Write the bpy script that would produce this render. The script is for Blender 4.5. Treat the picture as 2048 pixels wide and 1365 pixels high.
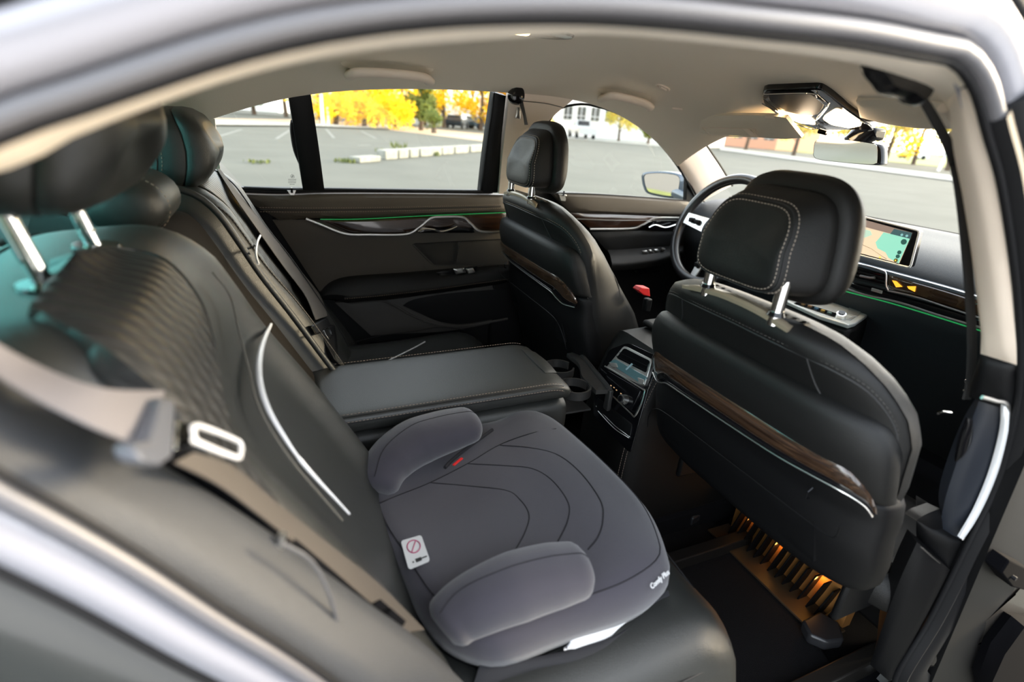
import bpy, bmesh, math, random
from mathutils import Vector, Matrix
for o in list(bpy.data.objects): bpy.data.objects.remove(o)
SC = bpy.context.scene
COL = SC.collection
V = Vector
# ------------------------------------------------------------------ camera
CAM_C = V((.196, -.996, 1.21)); FPX = 1040.0
def cam_axes(yaw, pitch, roll):
    cy, sy, cp, sp = math.cos(yaw), math.sin(yaw), math.cos(pitch), math.sin(pitch)
    f = V((cy*cp, sy*cp, -sp)); r = V((sy, -cy, 0)); u = r.cross(f)
    cr, sr = math.cos(roll), math.sin(roll)
    return r*cr+u*sr, u*cr-r*sr, f
RR, UU, FF = cam_axes(math.radians(65.45), math.radians(22.9), math.radians(4.31))
cd = bpy.data.cameras.new('camera'); cam = bpy.data.objects.new('camera', cd); COL.objects.link(cam)
cam.matrix_world = Matrix(((RR.x, UU.x, -FF.x, CAM_C.x), (RR.y, UU.y, -FF.y, CAM_C.y), (RR.z, UU.z, -FF.z, CAM_C.z), (0, 0, 0, 1)))
cd.sensor_width = 36; cd.lens = FPX/2048*36; cd.clip_start = .02; cd.clip_end = 600
cd.dof.use_dof = True; cd.dof.focus_distance = 1.25; cd.dof.aperture_fstop = 2.4
SC.camera = cam
# ------------------------------------------------------------------ light
SC.view_settings.view_transform = 'Standard'; SC.view_settings.look = 'None'
SC.view_settings.gamma = 1; SC.view_settings.use_curve_mapping = False
SC.view_settings.exposure = 1.62
w = bpy.data.worlds.new('sky'); SC.world = w; w.use_nodes = True
nt = w.node_tree; bg = nt.nodes['Background']
sky = nt.nodes.new('ShaderNodeTexSky'); sky.sky_type = 'NISHITA'
sky.sun_elevation = math.radians(15); sky.sun_rotation = math.radians(84); sky.sun_disc = False
sky.dust_density = 4; sky.ozone_density = 1.0; sky.air_density = 1.2
hs = nt.nodes.new('ShaderNodeHueSaturation'); hs.inputs['Saturation'].default_value = .38
vm_ = nt.nodes.new('ShaderNodeVectorMath'); vm_.operation = 'MINIMUM'; vm_.inputs[1].default_value = (6.5, 5.8, 5.0)   # haze keeps the sun's glow soft
nt.links.new(sky.outputs[0], vm_.inputs[0]); nt.links.new(vm_.outputs[0], hs.inputs['Color']); nt.links.new(hs.outputs[0], bg.inputs[0])
bg.inputs[1].default_value = 0.62
sd = bpy.data.lights.new('sun', 'SUN'); sd.energy = 2.6; sd.angle = math.radians(16); sd.color = (1, .80, .52)
so = bpy.data.objects.new('sun', sd); COL.objects.link(so)
so.rotation_euler = V((-.95, .16, -.20)).to_track_quat('-Z', 'Y').to_euler()
# ------------------------------------------------------------------ helpers
def at(px, py, X=None, Y=None, Z=None, F=None, T0=.2):
    """point of a real surface (a plane of the car, or F(P)=0) that the photograph shows at this pixel"""
    d = FF*FPX+RR*(px-1024)-UU*(py-682.5)
    if X is not None: return CAM_C+d*((X-CAM_C.x)/d.x)
    if Y is not None: return CAM_C+d*((Y-CAM_C.y)/d.y)
    if Z is not None: return CAM_C+d*((Z-CAM_C.z)/d.z)
    d = d.normalized(); a, b, st = T0, T0, .01
    s0 = F(CAM_C+d*a)
    while b < 5:
        b = a+st; s1 = F(CAM_C+d*b)
        if s0*s1 <= 0: break
        a, s0 = b, s1
    for _ in range(30):
        m = (a+b)/2; sm = F(CAM_C+d*m)
        if s0*sm <= 0: b = m
        else: a, s0 = m, sm
    return CAM_C+d*(a+b)/2
def cr(pts, n, closed=False):
    """Catmull-Rom resample by arc position"""
    P = [V(p) for p in pts]; N = len(P); out = []
    if N == 2 and not closed: return [P[0].lerp(P[1], i/(n-1)) for i in range(n)]
    segs = N if closed else N-1
    def g(i): return P[i % N] if closed else P[max(0, min(N-1, i))]
    fine = []
    for s in range(segs):
        p0, p1, p2, p3 = g(s-1), g(s), g(s+1), g(s+2)
        if not closed and s == 0: p0 = p1*2-p2
        if not closed and s == segs-1: p3 = p2*2-p1
        for k in range(16):
            t = k/16; t2, t3 = t*t, t*t*t
            fine.append(.5*((2*p1)+(p2-p0)*t+(2*p0-5*p1+4*p2-p3)*t2+(3*p1-p0-3*p2+p3)*t3))
    fine.append(P[0].copy() if closed else P[-1].copy())
    L = [0]
    for a, b in zip(fine, fine[1:]): L.append(L[-1]+(b-a).length)
    T = L[-1]; j = 0
    m = n if closed else n-1
    for i in range(n):
        x = T*i/m
        while j < len(L)-2 and L[j+1] < x: j += 1
        d = L[j+1]-L[j]
        out.append(fine[j].lerp(fine[j+1], (x-L[j])/d if d > 0 else 0))
    return out
def interp(x, tab):
    if x <= tab[0][0]: return tab[0][1]
    for (a, b), (c, d) in zip(tab, tab[1:]):
        if x <= c:
            t = (x-a)/(c-a); t = t*t*(3-2*t) if False else t
            return b+(d-b)*t
    return tab[-1][1]
def sg(x): return -1 if x < 0 else 1
class MB:
    def __init__(s): s.v = []; s.f = []
    def add(s, vs, fs):
        b = len(s.v); s.v += [V(p) for p in vs]; s.f += [tuple(b+i for i in f) for f in fs]; return s
    def box(s, c, size, rot=None):
        hx, hy, hz = size[0]/2, size[1]/2, size[2]/2; c = V(c)
        vs = [V((x*hx, y*hy, z*hz)) for x in (-1, 1) for y in (-1, 1) for z in (-1, 1)]
        if rot: vs = [rot @ p for p in vs]
        return s.add([c+p for p in vs], [(0, 1, 3, 2), (4, 6, 7, 5), (0, 4, 5, 1), (2, 3, 7, 6), (0, 2, 6, 4), (1, 5, 7, 3)])
    def loft(s, rings, cap=True, closed=False):
        n = len(rings[0]); vs = [p for r in rings for p in r]; fs = []; m = len(rings)
        for i in range(m if closed else m-1):
            for j in range(n):
                a = i*n+j; b = i*n+(j+1) % n; c = ((i+1) % m)*n+(j+1) % n; d = ((i+1) % m)*n+j
                fs.append((a, b, c, d))
        s.add(vs, fs)
        if cap and not closed:
            for r in (rings[0], rings[-1]):
                c = sum((V(p) for p in r), V())/n
                s.add(list(r)+[c], [(k, (k+1) % n, n) for k in range(n)])
        return s
    def grid(s, G):
        n = len(G[0]); m = len(G)
        return s.add([p for r in G for p in r], [(i*n+j, i*n+j+1, (i+1)*n+j+1, (i+1)*n+j) for i in range(m-1) for j in range(n-1)])
    def tube(s, pts, r, seg=8, closed=False, up=None, sq=1.0):
        """round (or, with sq, flattened) tube; r a number or a list"""
        P = [V(p) for p in pts]; n = len(P); rings = []
        prev = None
        for i, p in enumerate(P):
            a = P[(i-1) % n] if closed or i > 0 else p; b = P[(i+1) % n] if closed or i < n-1 else p
            t = (b-a)
            t = t.normalized() if t.length > 1e-9 else V((0, 0, 1))
            if up is not None: u = V(up); u = (u-t*u.dot(t))
            elif prev is not None: u = prev-t*prev.dot(t)
            else:
                u = V((0, 0, 1))-t*t.z
                if u.length < .2: u = V((0, 1, 0))-t*t.y
            u.normalize(); prev = u; w_ = t.cross(u)
            rr = r[i] if isinstance(r, (list, tuple)) else r
            rings.append([p+(u*math.cos(2*math.pi*k/seg)*rr*sq+w_*math.sin(2*math.pi*k/seg)*rr) for k in range(seg)])
        return s.loft(rings, cap=not closed, closed=closed)
    def sweep(s, path, prof, frames, closed=False):
        rings = []
        for p, (a, b) in zip(path, frames): rings.append([p+a*q[0]+b*q[1] for q in prof])
        return s.loft(rings, cap=not closed, closed=closed)
    def prism(s, outline, d):
        """closed 3D outline extruded by vector d"""
        n = len(outline); o = [V(p) for p in outline]; q = [p+V(d) for p in o]
        c0 = sum(o, V())/n; c1 = c0+V(d)
        s.add(o+q, [(k, (k+1) % n, n+(k+1) % n, n+k) for k in range(n)])
        s.f.append(tuple(len(s.v)-2*n+k for k in range(n))); s.f.append(tuple(len(s.v)-n+k for k in reversed(range(n))))
        return s
    def disc(s, c, nrm, r, h, seg=24, r2=None):
        c = V(c); nrm = V(nrm).normalized()
        u = nrm.orthogonal().normalized(); w_ = nrm.cross(u); r2 = r if r2 is None else r2
        R0 = [c+(u*math.cos(2*math.pi*k/seg)+w_*math.sin(2*math.pi*k/seg))*r for k in range(seg)]
        R1 = [c+nrm*h+(u*math.cos(2*math.pi*k/seg)+w_*math.sin(2*math.pi*k/seg))*r2 for k in range(seg)]
        return s.loft([R0, R1])
    def pad(s, P, thick, back=.004, edge=.5, pw=4, nu=None):
        """puffy closed panel over a grid of surface points P[i][j]; bulges by thick towards the cabin"""
        m, n = len(P), len(P[0]); top = []; bot = []
        for i in range(m):
            ra, rb = [], []
            for j in range(n):
                du = P[min(m-1, i+1)][j]-P[max(0, i-1)][j]; dv = P[i][min(n-1, j+1)]-P[i][max(0, j-1)]
                nn = du.cross(dv)
                nn = nn.normalized() if nn.length > 1e-12 else V((0, 0, 1))
                if s.face is not None and nn.dot(s.face-P[i][j]) < 0: nn = -nn
                u = 2*i/(m-1)-1; v = 2*j/(n-1)-1
                b = max(0, (1-abs(u)**pw)*(1-abs(v)**pw))**edge
                ra.append(P[i][j]+nn*thick*b); rb.append(P[i][j]-nn*back)
            top.append(ra); bot.append(rb)
        base = len(s.v); s.grid(top); s.grid(bot)
        k = m*n; f = []
        idx = [(i, 0) for i in range(m)]+[(m-1, j) for j in range(1, n)]+[(i, n-1) for i in range(m-2, -1, -1)]+[(0, j) for j in range(n-2, 0, -1)]
        for a, b in zip(idx, idx[1:]+idx[:1]):
            A = base+a[0]*n+a[1]; B = base+b[0]*n+b[1]; s.f.append((A, B, B+k, A+k))
        return s
    face = CAM_C
    def build(s, name, mat, parent=None, smooth=True, bevel=0, subd=0, seg=2, auto=40, label=None, weld=True):
        me = bpy.data.meshes.new(name)
        off = V((0, 0, 0))
        par = parent
        while par is not None: off += par.location; par = par.parent
        me.from_pydata([tuple(p-off) for p in s.v], [], s.f); me.materials.append(mat)
        bm = bmesh.new(); bm.from_mesh(me)
        if weld: bmesh.ops.remove_doubles(bm, verts=bm.verts, dist=1e-6)
        bmesh.ops.recalc_face_normals(bm, faces=bm.faces)
        if smooth:
            for f in bm.faces: f.smooth = True
            for e in bm.edges:
                if len(e.link_faces) == 2 and e.calc_face_angle(0) > math.radians(auto): e.smooth = False
        bm.to_mesh(me); bm.free()
        o = bpy.data.objects.new(name, me); COL.objects.link(o)
        if parent is not None: o.parent = parent
        if bevel:
            m = o.modifiers.new('bevel', 'BEVEL'); m.width = bevel; m.segments = seg; m.limit_method = 'ANGLE'; m.angle_limit = math.radians(35)
            m.harden_normals = False
        if subd:
            m = o.modifiers.new('subd', 'SUBSURF'); m.levels = subd; m.render_levels = subd
        if label: o['label'] = label
        return o
def tag(o, label=None, cat=None, group=None, kind=None):
    if label: o['label'] = label
    if cat: o['category'] = cat
    if group: o['group'] = group
    if kind: o['kind'] = kind
    return o
def thing(name, loc, label=None, cat=None, group=None, kind=None):
    o = bpy.data.objects.new(name, None); COL.objects.link(o); o.location = loc; o.empty_display_size = .05
    return tag(o, label, cat, group, kind)
def lerp_grid(A, B, n):
    return [[a.lerp(b, j/(n-1)) for j in range(n)] for a, b in zip(A, B)]
def stitches(curve, nrm=None, dash=.0042, gap=.0030, r=.0007, side=None, off=0.0):
    """short thread dashes along a curve"""
    m = MB(); P = [V(p) for p in curve]
    L = [0]
    for a, b in zip(P, P[1:]): L.append(L[-1]+(b-a).length)
    def q(x):
        for i in range(len(P)-1):
            if L[i+1] >= x: return P[i].lerp(P[i+1], (x-L[i])/max(1e-9, L[i+1]-L[i]))
        return P[-1]
    x = 0
    while x+dash < L[-1]:
        m.tube([q(x), q(x+dash)], r, seg=4); x += dash+gap
    return m
# ------------------------------------------------------------------ materials
def M(name, col, rough=.5, metal=0, spec=.5, coat=0, emit=None, es=1, bump=None, alpha=None, sheen=0, var=None):
    m = bpy.data.materials.new(name); m.use_nodes = True; t = m.node_tree; b = t.nodes['Principled BSDF']
    c = tuple(col)+(1,) if len(col) == 3 else col
    b.inputs['Base Color'].default_value = c; b.inputs['Roughness'].default_value = rough; b.inputs['Metallic'].default_value = metal
    b.inputs['Specular IOR Level'].default_value = spec; b.inputs['Coat Weight'].default_value = coat; b.inputs['Coat Roughness'].default_value = .06
    if sheen: b.inputs['Sheen Weight'].default_value = sheen
    if emit: b.inputs['Emission Color'].default_value = tuple(emit)+(1,); b.inputs['Emission Strength'].default_value = es
    if bump or var:
        tc = t.nodes.new('ShaderNodeTexCoord')
    if bump:
        kind, scale, st = bump
        if kind == 'noise':
            n = t.nodes.new('ShaderNodeTexNoise'); n.inputs['Scale'].default_value = scale; n.inputs['Detail'].default_value = 4; out = n.outputs[0]
        elif kind == 'leather':
            n = t.nodes.new('ShaderNodeTexVoronoi'); n.inputs['Scale'].default_value = scale; out = n.outputs[0]
        elif kind == 'weave':
            n = t.nodes.new('ShaderNodeTexChecker'); n.inputs['Scale'].default_value = scale; out = n.outputs[1]
        t.links.new(tc.outputs['Object'], n.inputs['Vector'])
        bp = t.nodes.new('ShaderNodeBump'); bp.inputs['Strength'].default_value = st; bp.inputs['Distance'].default_value = .002
        t.links.new(out, bp.inputs['Height']); t.links.new(bp.outputs[0], b.inputs['Normal'])
    if var:
        c2, scale = var
        n = t.nodes.new('ShaderNodeTexNoise'); n.inputs['Scale'].default_value = scale; n.inputs['Detail'].default_value = 6
        t.links.new(tc.outputs['Object'], n.inputs['Vector'])
        r = t.nodes.new('ShaderNodeValToRGB'); r.color_ramp.elements[0].position = .35; r.color_ramp.elements[1].position = .65
        r.color_ramp.elements[0].color = c; r.color_ramp.elements[1].color = tuple(c2)+(1,)
        t.links.new(n.outputs[0], r.inputs[0]); t.links.new(r.outputs[0], b.inputs['Base Color'])
    return m
def wood(name, c1, c2, axis=1, coat=1.0):
    m = M(name, c1, .25, coat=coat); t = m.node_tree; b = t.nodes['Principled BSDF']
    tc = t.nodes.new('ShaderNodeTexCoord'); mp = t.nodes.new('ShaderNodeMapping')
    s = [260, 260, 260]; s[axis] = 6; mp.inputs['Scale'].default_value = s
    n = t.nodes.new('ShaderNodeTexNoise'); n.inputs['Scale'].default_value = 1; n.inputs['Detail'].default_value = 5
    r = t.nodes.new('ShaderNodeValToRGB'); r.color_ramp.elements[0].position = .38; r.color_ramp.elements[1].position = .66
    r.color_ramp.elements[0].color = tuple(c1)+(1,); r.color_ramp.elements[1].color = tuple(c2)+(1,)
    t.links.new(tc.outputs['Object'], mp.inputs[0]); t.links.new(mp.outputs[0], n.inputs['Vector']); t.links.new(n.outputs[0], r.inputs[0]); t.links.new(r.outputs[0], b.inputs['Base Color'])
    return m
def glassm(name, tint, refl=1.0, body=None):
    m = bpy.data.materials.new(name); m.use_nodes = True; t = m.node_tree; t.nodes.clear()
    o = t.nodes.new('ShaderNodeOutputMaterial'); tr = t.nodes.new('ShaderNodeBsdfTransparent'); gl = t.nodes.new('ShaderNodeBsdfGlossy')
    tr.inputs[0].default_value = tuple(tint)+(1,); gl.inputs['Roughness'].default_value = .02
    lw = t.nodes.new('ShaderNodeLayerWeight'); lw.inputs['Blend'].default_value = .5; p5 = t.nodes.new('ShaderNodeMath'); p5.operation = 'POWER'; p5.inputs[1].default_value = 5; t.links.new(lw.outputs['Facing'], p5.inputs[0])
    fr = t.nodes.new('ShaderNodeMath'); fr.operation = 'MULTIPLY_ADD'; fr.inputs[1].default_value = .5; fr.inputs[2].default_value = .03; t.links.new(p5.outputs[0], fr.inputs[0])
    mx = t.nodes.new('ShaderNodeMixShader'); t.links.new(fr.outputs[0], mx.inputs[0]); t.links.new(tr.outputs[0], mx.inputs[1]); t.links.new(gl.outputs[0], mx.inputs[2])
    t.links.new(mx.outputs[0], o.inputs[0]); return m
LEA = M('black_leather', (.006, .0059, .0058), .48, spec=.34, bump=('leather', 900, .25))
LEA2 = M('rear_leather', (.026, .027, .025), .38, spec=.6, bump=('leather', 900, .22))
LEAD = M('door_leather', (.070, .058, .046), .5, spec=.4, bump=('leather', 700, .25))
FAB = M('dark_fabric', (.014, .012, .010), .95, spec=.1, bump=('noise', 500, .6))
CARP = M('carpet', (.006, .006, .007), 1.0, spec=.1, bump=('noise', 700, .9))
MAT_ = M('mat_pile', (.012, .0115, .012), 1.0, spec=.1, bump=('noise', 500, 1.0))
PLB = M('black_plastic', (.0035, .0035, .004), .5, spec=.25, bump=('noise', 900, .2))
PLG = M('grey_plastic', (.05, .045, .041), .65, bump=('noise', 900, .3))
GLO = M('gloss_black', (.004, .004, .005), .12, spec=.4)
HEAD = M('headliner_cloth', (.86, .765, .63), .95, bump=('noise', 600, .3))
BEI = M('beige_plastic', (.86, .73, .61), .6, bump=('noise', 900, .15))
CHR = M('chrome', (.85, .85, .84), .10, metal=1)
ALU = M('satin_aluminium', (.62, .61, .59), .32, metal=1)
ALW = M('pale_trim', (.86, .86, .87), .35, metal=.15)
RUB = M('rubber', (.007, .007, .008), .6, spec=.25)
SEAL = M('grey_seal', (.10, .097, .104), .42, spec=.7)
PAINT = M('silver_paint', (.27, .267, .295), .35, metal=.25, coat=.5)
PAINTB = M('champagne_paint', (.40, .375, .335), .3, metal=.35, coat=.8)
WOOD = wood('dark_wood', (.014, .006, .003), (.045, .018, .008), 0)
WOODS = wood('seat_wood', (.020, .010, .006), (.075, .040, .022), 1)
THR = M('tan_thread', (.26, .20, .16), .8)
THRW = M('pale_thread', (.62, .56, .5), .8)
PIPE = M('seam', (.012, .012, .013), .6)
WEB = M('belt_webbing', (.075, .063, .052), .75, bump=('weave', 600, .5))
WEBK = M('black_webbing', (.02, .02, .02), .7, bump=('weave', 600, .5))
GRN = M('green_light', (0, .2, .05), .5, emit=(.06, .8, .22), es=.09)
BOOST = M('booster_fabric', (.040, .036, .047), .92, sheen=.35, bump=('noise', 1200, .35))
BOOSTD = M('booster_seam', (.012, .011, .014), .9)
WHT = M('white_card', (.62, .62, .62), .7)
RED = M('red_tab', (.75, .02, .02), .5)
GLS = glassm('clear_glass', (.93, .96, .93))
GLSW = glassm('windscreen_glass', (.95, .97, .95))
GLST = glassm('teal_glass', (.28, .85, .78))
LAMP = M('warm_lamp', (1, .8, .5), .4, emit=(1, .72, .38), es=9)
# ================================================================== body shell (setting)
def st(o, label, cat): return tag(o, label, cat, kind='structure')
# window top rail, as (X, Z) at Y = +-.62
RAIL = [(-.20, 1.06), (-.10, 1.10), (.049, 1.160), (.14, 1.196), (.242, 1.229), (.38, 1.255), (.531, 1.271), (.68, 1.282), (.816, 1.287), (.90, 1.288), (1.03, 1.290), (1.174, 1.280), (1.30, 1.245), (1.389, 1.205), (1.45, 1.175), (1.60, 1.06)]
CEN = [(-.20, 1.275), (-.10, 1.305), (.049, 1.335), (.242, 1.358), (.531, 1.372), (.816, 1.374), (1.0, 1.366), (1.174, 1.35), (1.30, 1.335), (1.389, 1.318), (1.5, 1.285), (1.62, 1.25)]
def rz(x): return interp(x, RAIL)
def cz(x): return interp(x, CEN)
def roof_pt(x, y):
    """inner face of the headliner"""
    zr, zc = rz(x), cz(x); a = min(1, abs(y)/.62)
    k = (1-a**2.6)
    if y < 0: zr = zr+(zc-zr)*.42*min(1, -y/.2)
    if x > 1.3:
        f = min(1, (x-1.3)/.3); k = k*(1-f)+(1-a**2.6)*f
    return V((x, y, zr+(zc-zr)*k))
xs = [-.20+i*.05 for i in range(36)]          # to 1.55
ys = [-.62+i*.031 for i in range(41)]
G = []
for x in xs: G.append([roof_pt(min(x, 1.56), y) for y in ys])
def smooth_rows(G, it=3):
    for _ in range(it):
        N = [r[:] for r in G]
        for i in range(1, len(G)-1):
            for j in range(len(G[0])): N[i][j] = (G[i-1][j]+G[i][j]*2+G[i+1][j])/4
        G = N
    return G
G = smooth_rows(G)
mb = MB(); mb.grid(G); mb.grid([[p+V((0, 0, .03)) for p in r] for r in G])
ro = mb.build('ceiling', HEAD, weld=False); st(ro, 'beige cloth headliner under the car roof', 'headliner')
def zroof(x, y):
    i = max(0, min(len(xs)-2, int((x+.20)/.05))); t = (x-xs[i])/.05
    j = max(0, min(len(ys)-2, int((y+.62)/.031))); s = (y-ys[j])/.031
    a = G[i][j].z*(1-s)+G[i][j+1].z*s; b = G[i+1][j].z*(1-s)+G[i+1][j+1].z*s
    return a*(1-t)+b*t
FR = lambda p: p.z-zroof(p.x, p.y)
# opaque outer roof skin, so that no sky leaks in over the cloth
mb = MB(); mb.grid([[V((x, y*1.09, cz(x)+.045-(abs(y)/.62)**3*.09)) for y in ys] for x in xs])
mb.grid([[V((x, y*1.09, cz(x)+.055-(abs(y)/.62)**3*.09)) for y in ys] for x in xs])
st(mb.build('trim_1', PAINT, weld=False), 'grey painted outer roof of the car above the door opening', 'roof')
# floor
mb = MB(); mb.box((.8, 0, .10), (3.2, 1.46, .04)); mb.box((1.2, 0, .16), (1.5, .24, .10))
st(mb.build('floor', CARP, bevel=.02), 'black carpeted floor of the car', 'floor')
# parcel shelf and C pillar wall behind the seats
mb = MB(); mb.box((-.67, 0, .95), (.86, 1.3, .03)); mb.box((-.28, 0, .55), (.04, 1.3, .8))
st(mb.build('wall_rear', PLB, bevel=.01), 'black parcel shelf behind the rear seats', 'shelf')
for s, nm, lb in ((1, 'wall_left', 'beige left rear pillar lining beside the rear window'), (-1, 'wall_right', 'beige right rear pillar lining behind the door opening')):
    A = cr([(-1.05, .58*s, .97), (-.62, .58*s, 1.13), (-.22, .59*s, 1.20), (.06 if s > 0 else -.02, .62*s, 1.162 if s > 0 else 1.14)], 16)
    B = cr([(-1.05, .68*s, .94), (-.62, .70*s, .94), (-.20, .70*s, .96), (.05 if s > 0 else -.02, .685*s, 1.02)], 16)
    MB.face = V((-.3, 0, 1.1)); mb = MB(); mb.pad(lerp_grid(A, B, 8), .012, back=.03)
    st(mb.build(nm, BEI), lb, 'pillar')
MB.face = CAM_C
# rear glass
mb = MB(); a = [V((-.72, y, 1.03)) for y in (-.55, 0, .55)]; b = [V((-.12, y, 1.29)) for y in (-.55, 0, .55)]
mb = MB(); mb.add([(-1.08, -.62, .965), (-1.08, .62, .965), (-.18, .56, 1.29), (-.18, -.56, 1.29)], [(0, 1, 2, 3)])
st(mb.build('window_3', GLST), 'teal tinted rear window behind the rear headrests', 'window')
# ================================================================== left rear door
def P_(pts, **k): return [at(x, y, **k) for x, y in pts]
def panel(name, top, bot, mat, parent, thick=.01, back=.02, n=24, m=8, edge=.5, pw=6, **k):
    A = cr(P_(top, **k), n) if not isinstance(top[0], V) else cr(top, n)
    B = cr(P_(bot, **k), n) if not isinstance(bot[0], V) else cr(bot, n)
    mb = MB(); mb.pad(lerp_grid(A, B, m), thick, back=back, edge=edge, pw=pw)
    return mb.build(name, mat, parent)
d1 = st(thing('door_1', (.45, .74, .12)), 'left rear door with dark wood trim and black leather armrest', 'door')
# inner base panel
YB = .715
mb = MB(); mb.prism([V((.06, YB+.015, .98)), V((.86, YB+.015, .985)), V((.92, YB+.015, .80)), V((.95, YB+.015, .14)), V((.52, YB+.015, .14)), V((.34, YB+.015, .42)), V((.12, YB+.015, .85))], (0, .03, 0))
mb.build('door_panel', PLB, d1)
# leather shoulder below the glass
panel('shoulder', [(470, 388), (560, 391), (650, 388), (800, 388), (995, 390), (1010, 391)], [(560, 441), (620, 437), (720, 437), (850, 431), (1000, 424), (1015, 424)], LEAD, d1, .012, .03, Y=.70, n=40, pw=5)
cv = cr([p+V((0, -.0125, 0)) for p in P_([(520, 418), (620, 419), (800, 417), (1000, 412)], Y=.70)], 50)
MBt = MB().tube(cv, .0012, seg=5); MBt.build('shoulder_seam', PIPE, d1)
stitches([p+V((0, -.0005, .006)) for p in cv]).build('stitching', THR, d1)
stitches([p+V((0, -.0005, -.006)) for p in cv]).build('stitching', THR, d1)
# mid panel leather
panel('door_insert', [(545, 440), (640, 440), (720, 450), (850, 450), (1010, 445)], [(640, 585), (700, 570), (780, 560), (900, 548), (1018, 540)], LEAD, d1, .006, .02, Y=.708, n=40)
# wood trim
panel('wood_trim', [(640, 439), (690, 439), (760, 437), (880, 431), (1012, 425)], [(700, 466), (740, 468), (815, 467), (880, 456), (1012, 464)], WOOD, d1, .008, .006, Y=.697, n=40, edge=.4)
cv = cr([p+V((0, -.008, 0)) for p in P_([(640, 438), (720, 437.5), (850, 431), (1012, 424.5)], Y=.70)], 40)
MB().tube(cv, .0010, seg=6).build('light_strip', GRN, d1, label='glowing green light strip')
# handle bezel
bz = P_([(612, 438), (640, 449), (690, 468), (740, 470), (812, 469), (838, 456), (862, 437), (885, 434), (925, 435), (942, 448), (962, 463), (1012, 464)], Y=.69)
MB().tube(cr(bz, 90), .0045, seg=8, up=(0, 1, 0), sq=.7).build('metal_bezel', ALU, d1, label='satin metal trim line')
panel('handle_recess', [(842, 461), (862, 443), (885, 440), (922, 441), (940, 452), (948, 462)], [(838, 466), (870, 466), (900, 466), (930, 466), (945, 466), (950, 465)], GLO, d1, .002, .005, Y=.694, n=20)
hd = MB(); hc = cr(P_([(836, 463), (848, 458), (866, 459), (882, 463), (900, 459), (914, 453)], Y=.672), 24)
hd.tube(hc, [.0045+.0025*math.sin(math.pi*i/23) for i in range(24)], seg=8, sq=.6, up=(0, 0, 1)).build('door_handle', CHR, d1, label='chrome door handle')
# speaker panel
panel('speaker_grille', [(826, 488), (850, 487), (915, 483), (1015, 478)], [(868, 530), (885, 530), (925, 530), (1015, 528)], M('speaker_mesh', (.03, .027, .025), .8, bump=('weave', 1500, .8)), d1, .002, .004, Y=.701, n=20, pw=10)
MB().tube(cr(P_([(1015, 478), (915, 483), (850, 487), (826, 488), (832, 497), (866, 530), (885, 531), (925, 531), (1015, 529)], Y=.70), 60), .0012, seg=5).build('grille_seam', PIPE, d1)
MB().tube(P_([(922, 483), (912, 530)], Y=.698), .0008, seg=4).build('grille_seam', PIPE, d1)
# armrest
a0 = P_([(636, 590), (660, 565), (700, 552), (800, 545), (900, 537), (1018, 529)], Y=.705)
a1 = P_([(645, 594), (690, 590), (760, 584), (850, 574), (940, 562), (1018, 551)], Y=.635)
a2 = [p+V((0, .012, -.028)) for p in a1]; a3 = [p+V((0, .06, -.05)) for p in a1]
n = 40; C0, C1, C2, C3 = cr(a0, n), cr(a1, n), cr(a2, n), cr(a3, n)
rings = []
for i in range(n):
    k = min(1, (i+1)/6)**.5
    mid = C0[i].lerp(C1[i], .1)
    rg = [C0[i]+V((0, .02, 0)), C0[i], C0[i].lerp(C1[i], .3)+V((0, 0, .006)), C0[i].lerp(C1[i], .7)+V((0, 0, .006)), C1[i]+V((0, .006, .004)), C1[i]+V((0, -.002, -.006)), C1[i].lerp(C2[i], .6), C2[i], C3[i], C3[i]+V((0, .03, .0))]
    rings.append([mid.lerp(p, k) if q > 1 else p for q, p in enumerate(rg)])
MB().loft(rings).build('armrest', LEA, d1, auto=70)
cv = [p+V((0, -.0035, -.008)) for p in C1[4:]]
MB().tube(cv, .0009, seg=4).build('armrest_seam', PIPE, d1)
stitches([p+V((0, -.0006, -.004)) for p in cv]).build('stitching', THR, d1)
# switch bay
panel('switch_plate', [(872, 545), (930, 536), (955, 533)], [(880, 554), (930, 552), (950, 547)], GLO, d1, .001, .003, Y=.668, n=10)
for xx in ((907, 928), (932, 946)):
    panel('window_switch', [(xx[0], 538), (xx[1], 536)], [(xx[0]+5, 549), (xx[1]+5, 546)], ALU, d1, .004, .002, Y=.664, n=8, label=None) if False else panel('window_switch', [(xx[0], 538), (xx[1], 536)], [(xx[0]+5, 549), (xx[1]+5, 546)], ALU, d1, .004, .002, Y=.664, n=8)
# lower panels
panel('lower_panel', [(670, 606), (760, 602), (880, 586), (1015, 566)], [(742, 672), (800, 668), (900, 662), (1018, 640)], PLG, d1, .006, .02, Y=.715, n=24)
panel('map_pocket', [(806, 612), (830, 600), (900, 588), (1015, 578)], [(868, 640), (890, 646), (930, 648), (1015, 634)], PLB, d1, .002, .004, Y=.706, n=20)
MB().tube(cr(P_([(700, 606), (760, 602), (790, 612), (830, 634), (880, 650), (930, 652), (1015, 638)], Y=.70), 50), .004, seg=6).build('pocket_edge', PLG, d1)
# lock pin
MB().prism([p for p in P_([(574, 381), (592, 381), (589, 391), (580, 391)], Y=.69)], (0, .012, 0)).build('lock_escutcheon', ALU, d1, bevel=.001, label='bright metal lock pin base')
q = at(584, 386, Y=.684); MB().tube([q, q+V((0, 0, .014))], .0032, seg=8).build('lock_pin', GLO, d1)
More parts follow.
